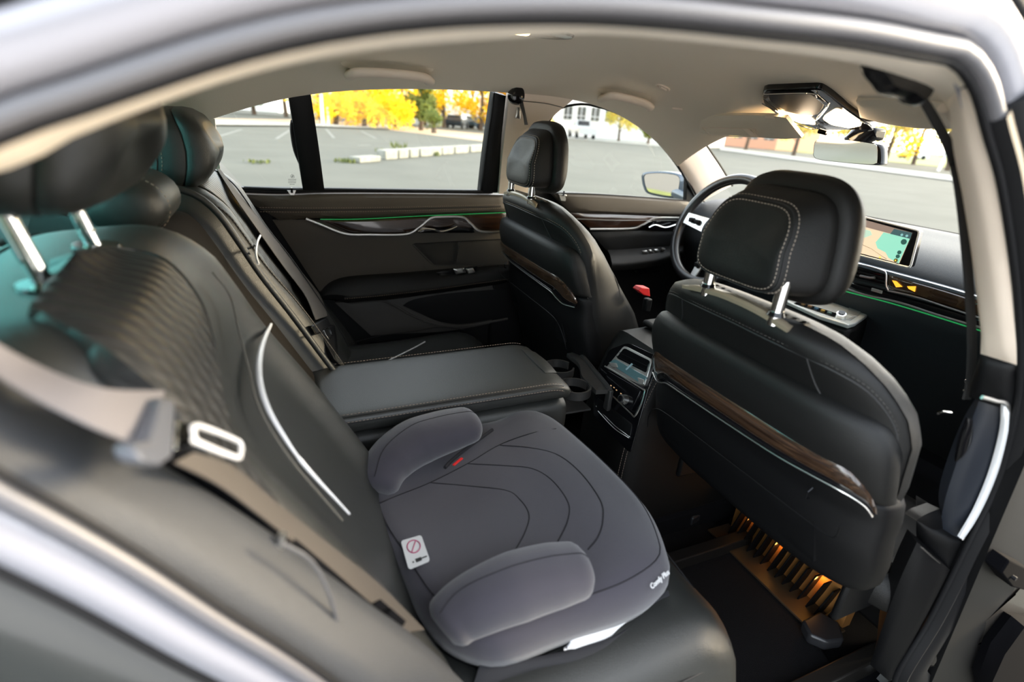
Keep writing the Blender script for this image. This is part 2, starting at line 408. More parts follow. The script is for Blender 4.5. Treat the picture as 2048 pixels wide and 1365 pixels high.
# frame: sill strips, quarter post, front upright, upper frame
fr = MB()
fr.tube(cr(P_([(488, 377), (600, 381), (650, 380), (800, 382), (985, 384)], Y=.70), 40), .0055, seg=8)
fr.build('waist_seal', RUB, d1)
def bar(name, a, b, mat, parent, y0, th=.03):
    """window post between two outlines given bottom-to-top"""
    mb = MB(); L = P_(a, Y=y0); R = P_(b, Y=y0)
    mb.pad(lerp_grid(cr(L, 10), cr(R, 10), 6), .004, back=th, pw=8); return mb.build(name, mat, parent)
def bar2(name, a, b, mat, parent, ya, yb, th=.03, n=10):
    L = [at(x, y, Y=ya+(yb-ya)*i/(len(a)-1)) for i, (x, y) in enumerate(a)]; R = [at(x, y, Y=ya+(yb-ya)*i/(len(b)-1)) for i, (x, y) in enumerate(b)]
    mb = MB(); mb.pad(lerp_grid(cr(L, n), cr(R, n), 6), .004, back=th, pw=8); return mb.build(name, mat, parent)
bar2('quarter_post', [(606, 381), (594, 300), (577, 192)], [(649, 381), (637, 290), (621, 186)], PLB, d1, .695, .625)
bar2('blind_guide', [(598, 330), (586, 300), (580, 262), (582, 245)], [(606, 330), (596, 300), (588, 262), (586, 245)], PLB, d1, .69, .65, .01)
bar2('front_upright', [(966, 386), (975, 300), (991, 186)], [(998, 386), (1001, 300), (1012, 192)], PLB, d1, .695, .625)
bar2('front_upright_seal', [(960, 386), (970, 300), (987, 186)], [(968, 386), (977, 300), (993, 186)], RUB, d1, .70, .63)
g = MB(); TG = [(x, .655, rz(x)+.006) for x, _ in RAIL if .0 < x < .9]
lo = [at(488, 375, Y=.715), at(600, 378, Y=.715), at(800, 380, Y=.715), at(975, 382, Y=.715)]
lo = cr(lo, 14); hi = cr([V((.0, .66, 1.13))]+[V(p) for p in TG], 14)
g.grid(lerp_grid(lo, hi, 3)); go = g.build('window_pane', GLS, d1)
# etched mark on the quarter glass
mk = MB(); c = at(585, 353, Y=.708)
def ring(m, c, r, w_, n=28, ux=V((1, 0, 0)), uy=V((0, 0, 1)), t=.0004):
    nn = ux.cross(uy)
    o = [c+(ux*math.cos(a)+uy*math.sin(a))*r for a in [2*math.pi*k/n for k in range(n)]]
    return m.tube(o, w_, seg=4, closed=True)
ring(mk, c, .0052, .0003); ring(mk, c, .0033, .0003)
mk.add([c, c+V((.0033, 0, 0)), c+V((0, 0, .0033))], [(0, 1, 2)]); mk.add([c, c+V((-.0033, 0, 0)), c+V((0, 0, -.0033))], [(0, 1, 2)])
mk.build('etched_badge', PIPE, d1)
def text(body, name, size, mat, parent, o, ux, uy, ext=.0003, align='CENTER', bold=False):
    c = bpy.data.curves.new(name, 'FONT'); c.body = body; c.size = size; c.extrude = ext; c.align_x = align; c.align_y = 'CENTER'; c.materials.append(mat)
    if bold: c.offset = size*.02
    tmp = bpy.data.objects.new(name, c); COL.objects.link(tmp); bpy.context.view_layer.update()
    me = bpy.data.meshes.new_from_object(tmp.evaluated_get(bpy.context.evaluated_depsgraph_get())); bpy.data.objects.remove(tmp)
    ob = bpy.data.objects.new(name, me); COL.objects.link(ob)
    ux = V(ux).normalized(); nz = ux.cross(V(uy)).normalized(); uy = nz.cross(ux)
    L = V(o)
    p = parent
    while p is not None: L = L-p.location; p = p.parent
    ob.matrix_basis = Matrix(((ux.x, uy.x, nz.x, L.x), (ux.y, uy.y, nz.y, L.y), (ux.z, uy.z, nz.z, L.z), (0, 0, 0, 1)))
    if parent is not None: ob.parent = parent
    return ob
ek = MB()
for k, row in enumerate(((0, 5), (0, 5), (0, 5), (1, 4))):
    for j in range(*row):
        for i in range(2): ek.box(at(577+j*3.2+i*1.7, 359+k*3.3, Y=.708), (.0018, .0004, .0012))
ek.build('etched_text', PIPE, d1, smooth=False)
# ================================================================== left front door
d2 = st(thing('door_2', (1.4, .74, .12)), 'left front door beside the driver seat with wood trim and window switches', 'door')
mb = MB(); mb.prism([V((1.03, .73, .99)), V((1.80, .73, .955)), V((1.95, .73, .6)), V((1.95, .73, .14)), V((1.02, .73, .14))], (0, .03, 0)); mb.build('door_panel', PLB, d2)
panel('shoulder', [(1105, 386), (1180, 388), (1280, 394), (1385, 402)], [(1140, 424), (1200, 427), (1280, 430), (1380, 432)], LEAD, d2, .012, .03, Y=.70, n=24)
panel('wood_trim', [(1140, 426), (1200, 428), (1280, 431), (1375, 434)], [(1180, 458), (1220, 459), (1262, 455), (1300, 440)], WOOD, d2, .006, .006, Y=.697, n=24)
MB().tube(cr([p+V((0, -.01, 0)) for p in P_([(1150, 437), (1230, 440), (1300, 440), (1370, 440)], Y=.70)], 30), .0018, seg=6).build('trim_line', ALU, d2, label='thin metal line in the wood')  # thin aluminium tube laid along the wood
MB().tube(cr(P_([(1180, 459), (1262, 458), (1285, 450), (1310, 437), (1350, 436), (1375, 437)], Y=.69), 50), .0045, seg=8, up=(0, 1, 0), sq=.7).build('metal_bezel', ALU, d2)
panel('handle_recess', [(1300, 450), (1318, 441), (1370, 440)], [(1300, 460), (1330, 461), (1366, 460)], GLO, d2, .002, .005, Y=.695)
MB().tube(cr(P_([(1297, 455), (1310, 450), (1330, 455), (1352, 449)], Y=.675), 20), .005, seg=8, sq=.6, up=(0, 0, 1)).build('door_handle', CHR, d2, label='chrome door handle')
panel('door_insert', [(1180, 464), (1280, 462), (1370, 462)], [(1225, 515), (1300, 500), (1370, 490)], LEA, d2, .005, .02, Y=.706)
a0 = cr(P_([(1215, 500), (1245, 498), (1300, 494), (1365, 490)], Y=.705), 20); a1 = cr(P_([(1225, 528), (1260, 527), (1320, 518), (1368, 500)], Y=.64), 20)
MB().loft([[a, a.lerp(b, .5)+V((0, 0, .006)), b+V((0, .004, .003)), b+V((0, 0, -.008)), b+V((0, .01, -.03)), a+V((0, 0, -.06))] for a, b in zip(a0, a1)]).build('armrest', LEA, d2, auto=70)
for q0, q1 in ((1284, 1294), (1296, 1303), (1306, 1316)):
    panel('window_switch', [(q0, 502-(q0-1284)*.12), (q1, 501-(q0-1284)*.12)], [(q0+5, 510-(q0-1284)*.12), (q1+5, 509-(q0-1284)*.12)], ALU, d2, .003, .002, Y=.668, n=6, m=5)
q = at(1326, 500, Y=.668); MB().disc(q, (0, -.3, 1), .008, .006).build('mirror_knob', ALU, d2)
panel('memory_switches', [(1268, 541), (1322, 536)], [(1272, 550), (1318, 546)], GLO, d2, .002, .003, Y=.70)
MB().tube(cr(P_([(1105, 387), (1180, 389), (1280, 395), (1385, 403)], Y=.70), 20), .004, seg=6).build('waist_seal', RUB, d2)
q = at(1127, 392, Y=.69); MB().tube([q, q+V((0, 0, .018))], .003, seg=8).build('lock_pin', GLO, d2)
MB().prism(P_([(1117, 388), (1134, 390), (1131, 403), (1122, 402)], Y=.692), (0, .01, 0)).build('lock_escutcheon', ALU, d2, bevel=.001)
# front window: frame line and mirror triangle
wt = [(1062, 384), (1075, 320), (1095, 250), (1115, 221), (1140, 211), (1180, 210), (1240, 229), (1290, 260), (1330, 300), (1360, 340), (1385, 385), (1392, 403)]
wp = [at(x, y, Y=.64+.06*min(1, max(0, (y-210)/180))) for x, y in wt]
MB().tube(cr(wp, 60), .004, seg=6).build('window_seal', RUB, d2)
tri = P_([(1372, 402), (1374, 352), (1396, 388), (1412, 405)], Y=.70); MB().prism(tri, (0, .02, 0)).build('mirror_triangle', PLB, d2, bevel=.002)
g = MB(); L = cr([at(1075, 384, Y=.71), at(1385, 403, Y=.71)], 12); H = cr(wp[2:9], 12); g.grid(lerp_grid(L, [p+V((0, .012, .004)) for p in H], 3)); g.build('window_pane', GLS, d2)
# side mirror
sm = thing('side_mirror', tuple(at(1372, 398, Y=.80)), 'blue-grey wing mirror outside the driver window', 'mirror')
oc = [(1283, 352), (1290, 345), (1320, 343), (1352, 346), (1366, 353), (1366, 370), (1360, 392), (1345, 397), (1300, 389), (1288, 378)]
BL = M('blue_grey_paint', (.03, .05, .075), .3, metal=.3, coat=.8)
ring0 = cr([at(x, y, F=lambda p: (p.x-1.76)+.10*(p.y-.95)-.05*(p.z-1.0)) for x, y in oc], 40, closed=True); cc = sum(ring0, V())/40
fw = V((1, .10, -.05))
rg = [ [cc+(p-cc)*k+fw*d for p in ring0] for k, d in ((.84, .012), (.87, -.004), (1.0, 0), (1.06, .03), (1.02, .07), (.8, .11), (.35, .13))]
MB().loft(rg).build('housing', BL, sm)
MB().loft([[cc+(p-cc)*k+fw*d for p in ring0] for k, d in ((.84, .004), (.84, -.002))]).build('mirror_glass', M('mirror_silver', (.9, .92, .9), .02, metal=1), sm)
MB().tube([cc+V((.03, -.08, -.03)), at(1378, 398, Y=.76)], [.03, .02], seg=10).build('mirror_arm', BL, sm)
# ================================================================== left pillars
# B pillar lining between the left doors
bl = [(1022, 170), (1012, 250), (1003, 330), (998, 388)]; br = [(1150, 196), (1092, 250), (1073, 320), (1062, 388)]
o = bar2('trim_2', [b for b in bl], [b for b in br], BEI, None, .615, .68, .03, 14); st(o, 'beige left middle pillar lining between the two left windows', 'pillar')
MB().tube(cr([at(x, y, Y=.61) for x, y in ((1018, 200), (1050, 203), (1090, 207), (1125, 215))], 12), .0011, seg=5).build('pillar_seam', PIPE, o)
panel('pillar_badge', [(1034, 215), (1043, 214)], [(1031, 236), (1041, 238)], ALU, o, .002, .003, Y=.618, n=6, m=6)
# A pillar left
la = cr([at(x, y, Y=yy) for x, y, yy in ((1255, 232, .625), (1300, 268, .645), (1345, 316, .67), (1380, 365, .69), (1402, 405, .70))], 24)
lb = cr([at(x, y, Y=yy) for x, y, yy in ((1370, 205, .60), (1392, 262, .63), (1420, 305, .66), (1440, 335, .68), (1462, 372, .69))], 24)
mb = MB(); mb.pad(lerp_grid(la, lb, 10), .016, back=.02, pw=3); o = mb.build('trim_3', BEI); st(o, 'pale beige left windscreen pillar lining', 'pillar')
MB().tube([p+V((0, -.012, 0)) for p in cr([at(1343, 284, Y=.64), at(1358, 276, Y=.635), at(1370, 262, Y=.63)], 8)], .0012, seg=5).build('pillar_seam', PIPE, o)
# A pillar right (mostly behind the right trims)
mb = MB(); mb.pad(lerp_grid([V((p.x, -p.y, p.z)) for p in la], [V((p.x, -p.y, p.z)) for p in lb], 10), .012, back=.02, pw=3); st(mb.build('trim_4', BEI), 'beige right windscreen pillar lining', 'pillar')
# windscreen
mb = MB(); A = [V((1.62-.10*(abs(y)/.6)**2, y, 1.262-.03*(abs(y)/.6)**2)) for y in [i*.05-.6 for i in range(25)]]
B = [V((2.12-.26*(abs(y)/.68)**2, y*1.12, .975)) for y in [i*.05-.6 for i in range(25)]]
mb.grid(lerp_grid(A, B, 6)); st(mb.build('window_1', GLSW), 'wide front windscreen of the car', 'window')
mb = MB(); mb.tube(lb and [p+V((.012, .004, 0)) for p in lb], .004, seg=6); st(mb.build('trim_5', RUB), 'black windscreen edge line along the left pillar', 'seal')

o = MB().box((.955, .74, .53), (.15, .06, .80)).box((.955, .725, .2), (.2, .05, .2)).build('trim_12', PLB, bevel=.01); st(o, 'black lower lining of the left middle pillar', 'pillar')
DT4 = M('blue_black_leather', (.03, .034, .040), .4, spec=.6)
d4 = st(thing('door_4', (1.45, -.73, .12)), 'front passenger door inner side, barely seen beyond the seat', 'door')
MB().prism([V((1.12, -.70, .97)), V((1.80, -.70, .955)), V((1.95, -.70, .6)), V((1.95, -.70, .14)), V((1.30, -.70, .14))], (0, -.02, 0)).build('door_panel', PLB, d4)
MB().tube(cr([V((1.16, -.64, .72)), V((1.3, -.65, .73)), V((1.7, -.66, .74))], 12), [.004, .03, .042]+[.045]*9, seg=14).build('armrest', DT4, d4)
# ================================================================== right rear door opening (near the camera)
YO = -.70
op = [(0, 287), (150, 233), (300, 181), (450, 131), (600, 92), (750, 66), (900, 51), (1050, 45), (1200, 46), (1350, 56), (1500, 71), (1700, 92), (1850, 118), (1905, 128), (1936, 158), (1957, 200), (1977, 274), (2003, 365), (2025, 499), (2038, 620), (2042, 740), (2032, 830), (1995, 970), (1935, 1095), (1862, 1240), (1790, 1365)]
lowp = [(650, 1352), (450, 1222), (300, 1122), (150, 1032), (0, 948)]
pts = [at(x, y, Y=YO) for x, y in op]
pts += [V((1.27, YO, .18)), V((1.20, YO, .14)), V((.90, YO, .13)), V((.62, YO, .16)), V((.42, YO, .32)), V((.30, YO, .60))]
pts += [at(x, y, Y=YO) for x, y in lowp]
pts += [V((.022, YO, 1.075)), V((.022, YO, 1.12)), V((.045, YO, 1.158))]
N = 220; path = cr(pts, N, closed=True); cen = V((.6, YO, .7))
def frames(path):
    F = []; n = len(path)
    for i in range(n):
        t = (path[(i+1) % n]-path[i-1]).normalized(); o = t.cross(V((0, 1, 0)))
        if o.dot(path[i]-V((.62, YO, .72))) < 0: o = -o
        F.append((o.normalized(), V((0, -1, 0))))
    return F
FRM = frames(path)
def circ(a, b, ra, rb, n=12): return [(a+ra*math.cos(2*math.pi*k/n), b+rb*math.sin(2*math.pi*k/n)) for k in range(n)]
# profile coordinates: (outwards in the opening plane, out of the car)
def KS(p): return interp(p.x, [(0, .95), (.3, 1.0), (.6, 1.25), (1.2, 1.45)])
def ringsweep(name, prof, mat, label, cat, parent=None):
    mb = MB(); rings = [[p+a*(q[0]*KS(p))+b*(q[1]*KS(p)) for q in prof] for p, (a, b) in zip(path, FRM)]; mb.loft(rings, cap=False, closed=True)
    o = mb.build(name, mat, parent)
    return o
doo = thing('door_seal', tuple(V((.9, YO, .13))), 'thick rubber weatherstrip running round the open right rear doorway', 'seal')
ringsweep('seal_lip', circ(.0005, -.001, .0022, .003), RUB, '', '', doo)
ringsweep('seal_bulb', circ(.0080, .001, .0056, .006), SEAL, '', '', doo)
# painted body flange outside the seal
o = ringsweep('trim_6', [(.0145, -.006), (.0155, .000), (.019, .004), (.026, .007), (.034, .008), (.040, .006), (.043, .001), (.043, -.02), (.010, -.02)], PAINT, '', '')
st(o, 'silver painted door frame flange around the open doorway', 'door frame')
o = ringsweep('trim_7', circ(.0455, .001, .0045, .006), RUB, '', ''); st(o, 'outer black rubber drip seal above the doorway', 'seal')
def partial(name, i0, i1, prof, mat, label, cat):
    idx = [i % N for i in range(i0, i1)]
    rings = [[path[i]+FRM[i][0]*(q[0]*KS(path[i]))+FRM[i][1]*(q[1]*KS(path[i])) for q in prof] for i in idx]
    o = MB().loft(rings).build(name, mat); return st(o, label, cat)
def near(px, py):
    P = at(px, py, Y=YO); return min(range(N), key=lambda i: (path[i]-P).length)
iA, iB, iC = near(1500, 71), near(2003, 365), near(1790, 1365)
OUTP = [(.050, -.02), (.050, .002), (.060, .010), (.085, .004), (.115, -.020), (.115, -.05), (.05, -.05)]
partial('trim_13', iA, iB+18, OUTP, PAINTB, 'champagne painted roof edge above the front of the doorway', 'roof edge')
PAINTD = M('shaded_champagne', (.045, .040, .035), .35, metal=.3, coat=.5)  # champagne paint with the door's shade mixed into its colour
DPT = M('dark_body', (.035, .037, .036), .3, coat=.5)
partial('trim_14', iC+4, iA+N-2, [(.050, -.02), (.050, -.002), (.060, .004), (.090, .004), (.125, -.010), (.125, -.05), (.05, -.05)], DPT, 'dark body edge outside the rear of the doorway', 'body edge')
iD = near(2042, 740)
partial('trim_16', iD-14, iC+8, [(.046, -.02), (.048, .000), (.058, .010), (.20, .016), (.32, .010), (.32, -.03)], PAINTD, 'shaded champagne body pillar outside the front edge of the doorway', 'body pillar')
partial('trim_15', iB-4, iC+6, [(.0015, -.002), (.002, .003), (.006, .009), (.012, .008), (.016, .005), (.021, .010), (.034, .012), (.046, .010), (.050, .002), (.050, -.03), (.030, -.03), (.004, -.006)], RUB, 'wide black rubber door seal along the front edge of the doorway', 'seal')
# beige headliner edge just inside the seal (upper run)
U0 = [at(x, y, Y=-.698) for x, y in op[:17]]
U1 = [at(x, y, Y=-.60) for x, y in ((0, 335), (150, 265), (300, 203), (450, 152), (600, 115), (750, 90), (900, 77), (1050, 66), (1200, 59), (1350, 72), (1500, 90), (1700, 122), (1830, 165), (1872, 190), (1895, 215), (1908, 250), (1915, 300))]
U0 = [V((-.02, -.698, 1.13))]+U0; U1 = [V((-.08, -.60, 1.14))]+U1
MB.face = V((.5, -.2, .9))
A = cr(U0, 60); B = cr(U1, 60); H = [V((p.x, max(p.y, -.60)+.03, zroof(p.x, -.58)+.004)) for p in B]
mb = MB(); mb.grid([[a, a.lerp(b, .33)+V((0, 0, -.004)), a.lerp(b, .7)+V((0, 0, -.004)), b, h] for a, b, h in zip(A, B, H)])
mb.grid([[a+V((0, 0, .02)), b+V((0, 0, .02)), h+V((0, 0, .02))] for a, b, h in zip(A, B, H)])
st(mb.build('trim_8', HEAD, weld=False), 'beige cloth edge of the headliner along the open doorway', 'headliner')
MB.face = CAM_C
# B pillar lining (right)
oL = [(1925, 150), (1950, 192), (1971, 274), (1996, 365), (2017, 499), (2030, 620), (2035, 731)]
iL = [(1893, 192), (1908, 232), (1922, 310), (1940, 400), (1955, 520), (1962, 630), (1961, 708)]
def strip(name, I, O, yi, yo, mat, parent=None, thick=.012, back=.02, n=24, m=8, pw=3, edge=.5):
    f = lambda L, y: [at(x, q, Y=(y if not isinstance(y, tuple) else y[0]+(y[1]-y[0])*i/(len(L)-1))) for i, (x, q) in enumerate(L)]
    mb = MB(); mb.pad(lerp_grid(cr(f(I, yi), n), cr(f(O, yo), n), m), thick, back=back, pw=pw, edge=edge); return mb.build(name, mat, parent)
o = strip('trim_9', iL, oL, (-.625, -.655), (-.69, -.697), BEI); st(o, 'pale beige right middle pillar lining beside the doorway', 'pillar')
MB().tube(cr([at(1900, 183, Y=-.65), at(1915, 180, Y=-.67), at(1934, 172, Y=-.69)], 8), .001, seg=5).build('pillar_seam', PIPE, o)
# lower black pillar covers
bp = thing('pillar_cover', tuple(at(1960, 900, Y=-.67)), 'tall dark pillar cover with a bright metal edge beside the doorway', 'pillar cover')
strip('upper_cover', [(1961, 708), (1950, 745), (1938, 795)], [(2035, 731), (2032, 770), (2026, 822)], -.655, -.695, PLB, bp)
strip('recess_panel', [(1962, 793), (1940, 850), (1912, 930), (1890, 1000), (1879, 1058)], [(2021, 815), (2012, 880), (1988, 960), (1955, 1030), (1926, 1082)], -.66, -.69, M('blue_black_plastic', (.014, .017, .024), .42), bp, .006)
MB().tube(cr([at(x, y, Y=-.694) for x, y in ((1964, 795), (1990, 802), (2017, 814), (2012, 880), (1988, 958), (1955, 1028), (1926, 1080))], 60), .0028, seg=8, up=(0, 1, 0), sq=.6).build('metal_edge', ALU, bp, label='bright satin metal edge strip')
strip('cover_edge', [(2007, 812), (2002, 872), (1979, 954), (1949, 1024), (1919, 1076)], [(2020, 817), (2013, 880), (1989, 960), (1957, 1031), (1927, 1081)], -.692, -.695, ALW, bp, .003, .004)
strip('lower_block', [(1833, 1040), (1832, 1060), (1834, 1090)], [(1925, 1085), (1915, 1110), (1898, 1140)], -.64, -.69, PLB, bp, .01, .05, m=8)
strip('block_top', [(1880, 1018), (1850, 1030), (1833, 1042)], [(1925, 1080), (1925, 1085), (1925, 1088)], -.655, -.67, PLB, bp, .003, .02)
strip('lower_cover', [(1834, 1085), (1800, 1160), (1770, 1240), (1740, 1330)], [(1900, 1140), (1870, 1200), (1830, 1275), (1780, 1365)], -.66, -.695, PLB, bp, .01, .03)
MB().tube(cr([at(x, y, Y=-.685) for x, y in ((1842, 1095), (1868, 1118), (1898, 1142))], 10), .0012, seg=5).build('cover_seam', PLG, bp)
strip('belt_slot', [(1936, 838), (1922, 880), (1912, 925)], [(1946, 842), (1944, 880), (1926, 915)], -.664, -.668, GLO, bp, .003, .004)
# sill
mb = MB(); mb.box((.80, -.695, .115), (1.1, .10, .05)); st(mb.build('trim_10', PLB, bevel=.01), 'black sill plate along the bottom of the doorway', 'sill')
# painted outer B pillar and hinge (lower right corner of the photograph)
op_ = [path[i]+FRM[i][0]*.10+V((0, -.005, 0)) for i in range(N)]
hg = thing('hinge_bracket', tuple(at(2020, 1150, Y=-.74)), 'black door hinge bracket bolted to the painted body pillar', 'hinge')
HK = M('hinge_black', (.003, .003, .004), .9, spec=.05)
mb = MB(); mb.prism(P_([(2003, 1148), (2020, 1122), (2060, 1140), (2080, 1190), (2025, 1176)], Y=-.745), (.004, .03, 0)); mb.build('bracket', HK, hg, bevel=.003)
MB().disc(at(2024, 1154, Y=-.745), (0, -1, 0), .004, .006, 6).build('bolt', RUB, hg)
ch = MB(); ch.loft([[c+V((0, dy, 0)) for c in P_(L, Y=-.755)] for L, dy in (([(1985, 1365), (2010, 1310), (2050, 1255), (2100, 1260), (2080, 1400), (1990, 1400)], 0), ([(1980, 1368), (2005, 1305), (2048, 1250), (2105, 1255), (2085, 1405), (1985, 1405)], .02), ([(1985, 1365), (2010, 1310), (2050, 1255), (2100, 1260), (2080, 1400), (1990, 1400)], .05))])
tag(ch.build('cable_boot', HK), 'black rubber cable boot low on the painted body pillar', 'rubber boot')
# ================================================================== right rear quarter: bolster beside the seat
B1 = thing('side_bolster', (.15, -.66, .8), 'grey leather side bolster between the seat and the open doorway', 'bolster')
IL = [(-90, 700), (0, 752), (150, 832), (300, 915), (450, 1005), (600, 1108), (720, 1195), (850, 1290), (960, 1400)]
OL = [(-60, 905), (0, 950), (150, 1036), (300, 1127), (450, 1228), (560, 1300), (650, 1356), (720, 1410), (760, 1480)]
GL = M('grey_leather', (.036, .038, .042), .55, spec=.5, bump=('leather', 700, .25))
strip('leather_cover', IL, OL, -.625, -.692, GL, B1, .012, .05, n=40, pw=3)
MB().tube(cr([at(x, y, Y=-.665) for x, y in ((560, 1085), (620, 1120), (655, 1180), (675, 1250), (690, 1330), (695, 1400))], 20), .0015, seg=6).build('seam', M('pale_seam', (.07, .07, .075), .6), B1)
q = [at(x, y, Y=-.64) for x, y in ((566, 1068), (558, 1095))]
MB().tube(q, .0035, seg=8).build('guide_pin', ALU, B1, label='small bright metal pin')

strip('gap_shade_strip', [(40, 735), (180, 802), (300, 862), (420, 932), (520, 1022), (600, 1088), (700, 1176), (790, 1255)], [(40, 778), (180, 848), (300, 915), (450, 1003), (520, 1055), (600, 1108), (720, 1196), (800, 1262)], -.612, -.622, CARP, B1, .002, .01, n=30, pw=8)  # shade in the gap laid in as a black strip
# ================================================================== front seats
THRH = M('head_thread', (.40, .34, .28), .8)
def front_seat(s, loc, label, key):
    """s = -1 passenger (right), +1 driver (left, mirrored); local x forward, y sideways from the seat's middle"""
    t = thing('front_seat', loc, label, 'car seat')
    ox, oy, oz = loc[0], loc[1], loc[2]
    def Wd(x, y, z): return V((x+ox, oy-s*y*-1*-1 if False else oy+(-s)*(-y)*-1*-1 if False else oy+(y if s < 0 else -y), z+oz))
    # profile tables along z
    XR = [(.30, 1.03), (.42, 1.005), (.60, .955), (.75, .92), (.87, .89), (.92, .862), (.945, .848), (.970, .854)]   # rear face of the leather back
    WD = [(.30, .235), (.42, .22), (.55, .232), (.68, .250), (.76, .262), (.84, .264), (.88, .252), (.915, .228), (.94, .198), (.955, .165), (.967, .11)]
    TK = [(.30, .12), (.50, .12), (.75, .11), (.87, .11), (.91, .115), (.945, .105), (.96, .085), (.970, .04)]
    BO = [(.30, .05), (.45, .075), (.62, .045), (.78, .035), (.88, .015), (.95, 0)]
    if s > 0: BO = [(.30, .10), (.44, .17), (.56, .18), (.66, .15), (.76, .09), (.86, .03), (.93, 0)]; WD[:3] = [(.30, .235), (.42, .255), (.55, .268)]; WD[3] = (.68, .268)
    def ring(z, n=56, gw=0):
        w_, xr, tk, bo = interp(z, WD)+gw, interp(z, XR), interp(z, TK), interp(z, BO); out = []
        for k in range(n):
            a = 2*math.pi*k/n; c, q = math.cos(a), math.sin(a)
            yn = sg(c)*abs(c)**.62; y = w_*yn; sx = abs(q)**.62
            if q > 0:
                b = bo*math.exp(-((abs(yn)-.80)/.20)**2)
                x = xr+tk*.45+(tk*.55+b)*sx
            else: x = xr+tk*.45-(tk*.45)*sx+.02*abs(yn)**3
            out.append(Wd(x, y, z))
        return out
    zs = ([.44, .46, .48, .50, .52, .54] if s > 0 else [])+[.56+i*.02 for i in range(20)]+[.950, .956, .961, .965, .968, .970]
    MB().loft([ring(z) for z in zs]).build('backrest', LEA, t, auto=80)
    # seams on the leather back
    def surf(y, z, front=False, off=.0):
        w_, xr, tk, bo = interp(z, WD), interp(z, XR), interp(z, TK), interp(z, BO); yn = max(-1, min(1, y/w_))
        c = abs(yn)**(1/.62); q = math.sqrt(max(0, 1-c*c)); sx = q**.62
        if front: x = xr+tk*.45+(tk*.55+bo*math.exp(-((abs(yn)-.80)/.20)**2))*sx+off
        else: x = xr+tk*.45-(tk*.45)*sx+.02*abs(yn)**3-off
        return Wd(x, y, z)
    def seam(pts, name='seam', front=False, st_=True, mat=PIPE):
        c = cr([surf(y, z, front) for y, z in pts], 70)
        MB().tube(c, .0016, seg=5).build(name, mat, t)
        if st_:
            c2 = cr([surf(y, z+.006, front, .0008) for y, z in pts], 90); stitches(c2, r=.0006).build('stitching', THR if s > 0 else PLG, t)
    top = [(-.255, .80), (-.245, .86), (-.215, .903), (-.17, .922), (-.08, .930), (.0, .932), (.08, .930), (.17, .922), (.215, .903), (.245, .86), (.257, .78), (.255, .70)]
    seam(top)
    for q in (-1, 1): seam([(q*.135, .926), (q*.145, .89), (q*.165, .855), (q*.19, .80)], st_=False)
    for q in (-1, 1): seam([(q*.262, .60), (q*.225, .74), (q*.185, .84), (q*.12, .90), (0, .915)] if q < 0 else [(.262, .60), (.225, .74), (.185, .84), (.12, .90), (0, .915)], front=True, st_=False)
    # padded upper shell
    WS = [(.735, .262), (.78, .263), (.82, .260), (.845, .252), (.862, .238), (.872, .215), (.876, .19)]
    def sh_x(z): return .888+(.87-z)*.27
    def shr(z, w_, dep=.085, k=0, n=56):
        out = []; xr = sh_x(z)-.024+k
        for i in range(n):
            a = 2*math.pi*i/n; c, q = math.cos(a), math.sin(a); yn = sg(c)*abs(c)**.5; sx = abs(q)**.62
            x = xr+.04+(.05*sx if q > 0 else -.04*sx)
            out.append(Wd(x+.018*abs(yn)**4, w_*yn, z))
        return out
    zs = [.738, .742, .75, .77, .79, .81, .825, .84, .852, .862, .869, .874, .877, .878]
    kk = [.012, .004, 0, -.002, -.004, -.004, -.003, 0, .002, .005, .010, .016, .024, .034]
    MB().loft([shr(z, interp(z, WS), k=k) for z, k in zip(zs, kk)]).build('shell_pad', LEA, t, auto=70)
    def shp(y, z, off=0):
        w_ = .263; yn = max(-1, min(1, y/w_)); c = abs(yn)**2; q = math.sqrt(max(0, 1-c*c)); sx = q**.62
        return Wd(sh_x(z)-.024+.04-.04*sx+.018*abs(yn)**4-off, y, z)
    # wood strip with its metal line
    wt = [(-.256, .730), (-.250, .757), (-.235, .778), (-.21, .789), (-.12, .790), (0, .790), (.12, .789), (.20, .784), (.228, .770), (.246, .748), (.254, .722)]
    wb = [(-.257, .727), (-.252, .742), (-.238, .752), (-.21, .756), (-.12, .752), (0, .749), (.12, .747), (.175, .744), (.20, .734), (.22, .722), (.252, .716)]
    A = cr([shp(y, z, .003) for y, z in wt], 50); B = cr([shp(y, z, .001) for y, z in wb], 50)
    MB.face = Wd(.2, 0, .9); mb = MB(); mb.pad(lerp_grid(A, B, 8), .007, back=.004, pw=4, edge=.5); mb.build('wood_trim', WOODS, t)
    ml = [(-.257, .722), (-.25, .736), (-.235, .744), (-.21, .747), (-.12, .742), (0, .737), (.11, .733), (.165, .728), (.19, .716), (.215, .707), (.25, .708)]
    C = cr([shp(y, z, .006) for y, z in ml], 80); MB().tube(C, .0017, seg=6).build('metal_line', ALU, t, label='thin bright metal line under the wood strip')
    mb = MB(); mb.pad(lerp_grid([p for p in cr([shp(y, z, .001) for y, z in wb], 50)], cr([shp(y, z, .003) for y, z in ml], 50), 4), .002, back=.004); mb.build('gloss_band', GLO, t)
    # lower shell
    def lsr(z, w_, k=0, n=56):
        out = []; xr = sh_x(z)-.012+k
        for i in range(n):
            a = 2*math.pi*i/n; c, q = math.cos(a), math.sin(a); yn = sg(c)*abs(c)**.45; sx = abs(q)**.5
            x = xr+.05+(.05*sx if q > 0 else -.05*sx)
            out.append(Wd(x+.02*abs(yn)**4, w_*yn, z))
        return out
    zs = [.535, .537, .545, .555, .565, .58, .60, .62, .66, .69, .71, .725, .733, .736]; ws = [.235, .248, .256, .260, .264, .266, .268, .268, .266, .264, .263, .262, .258, .25]
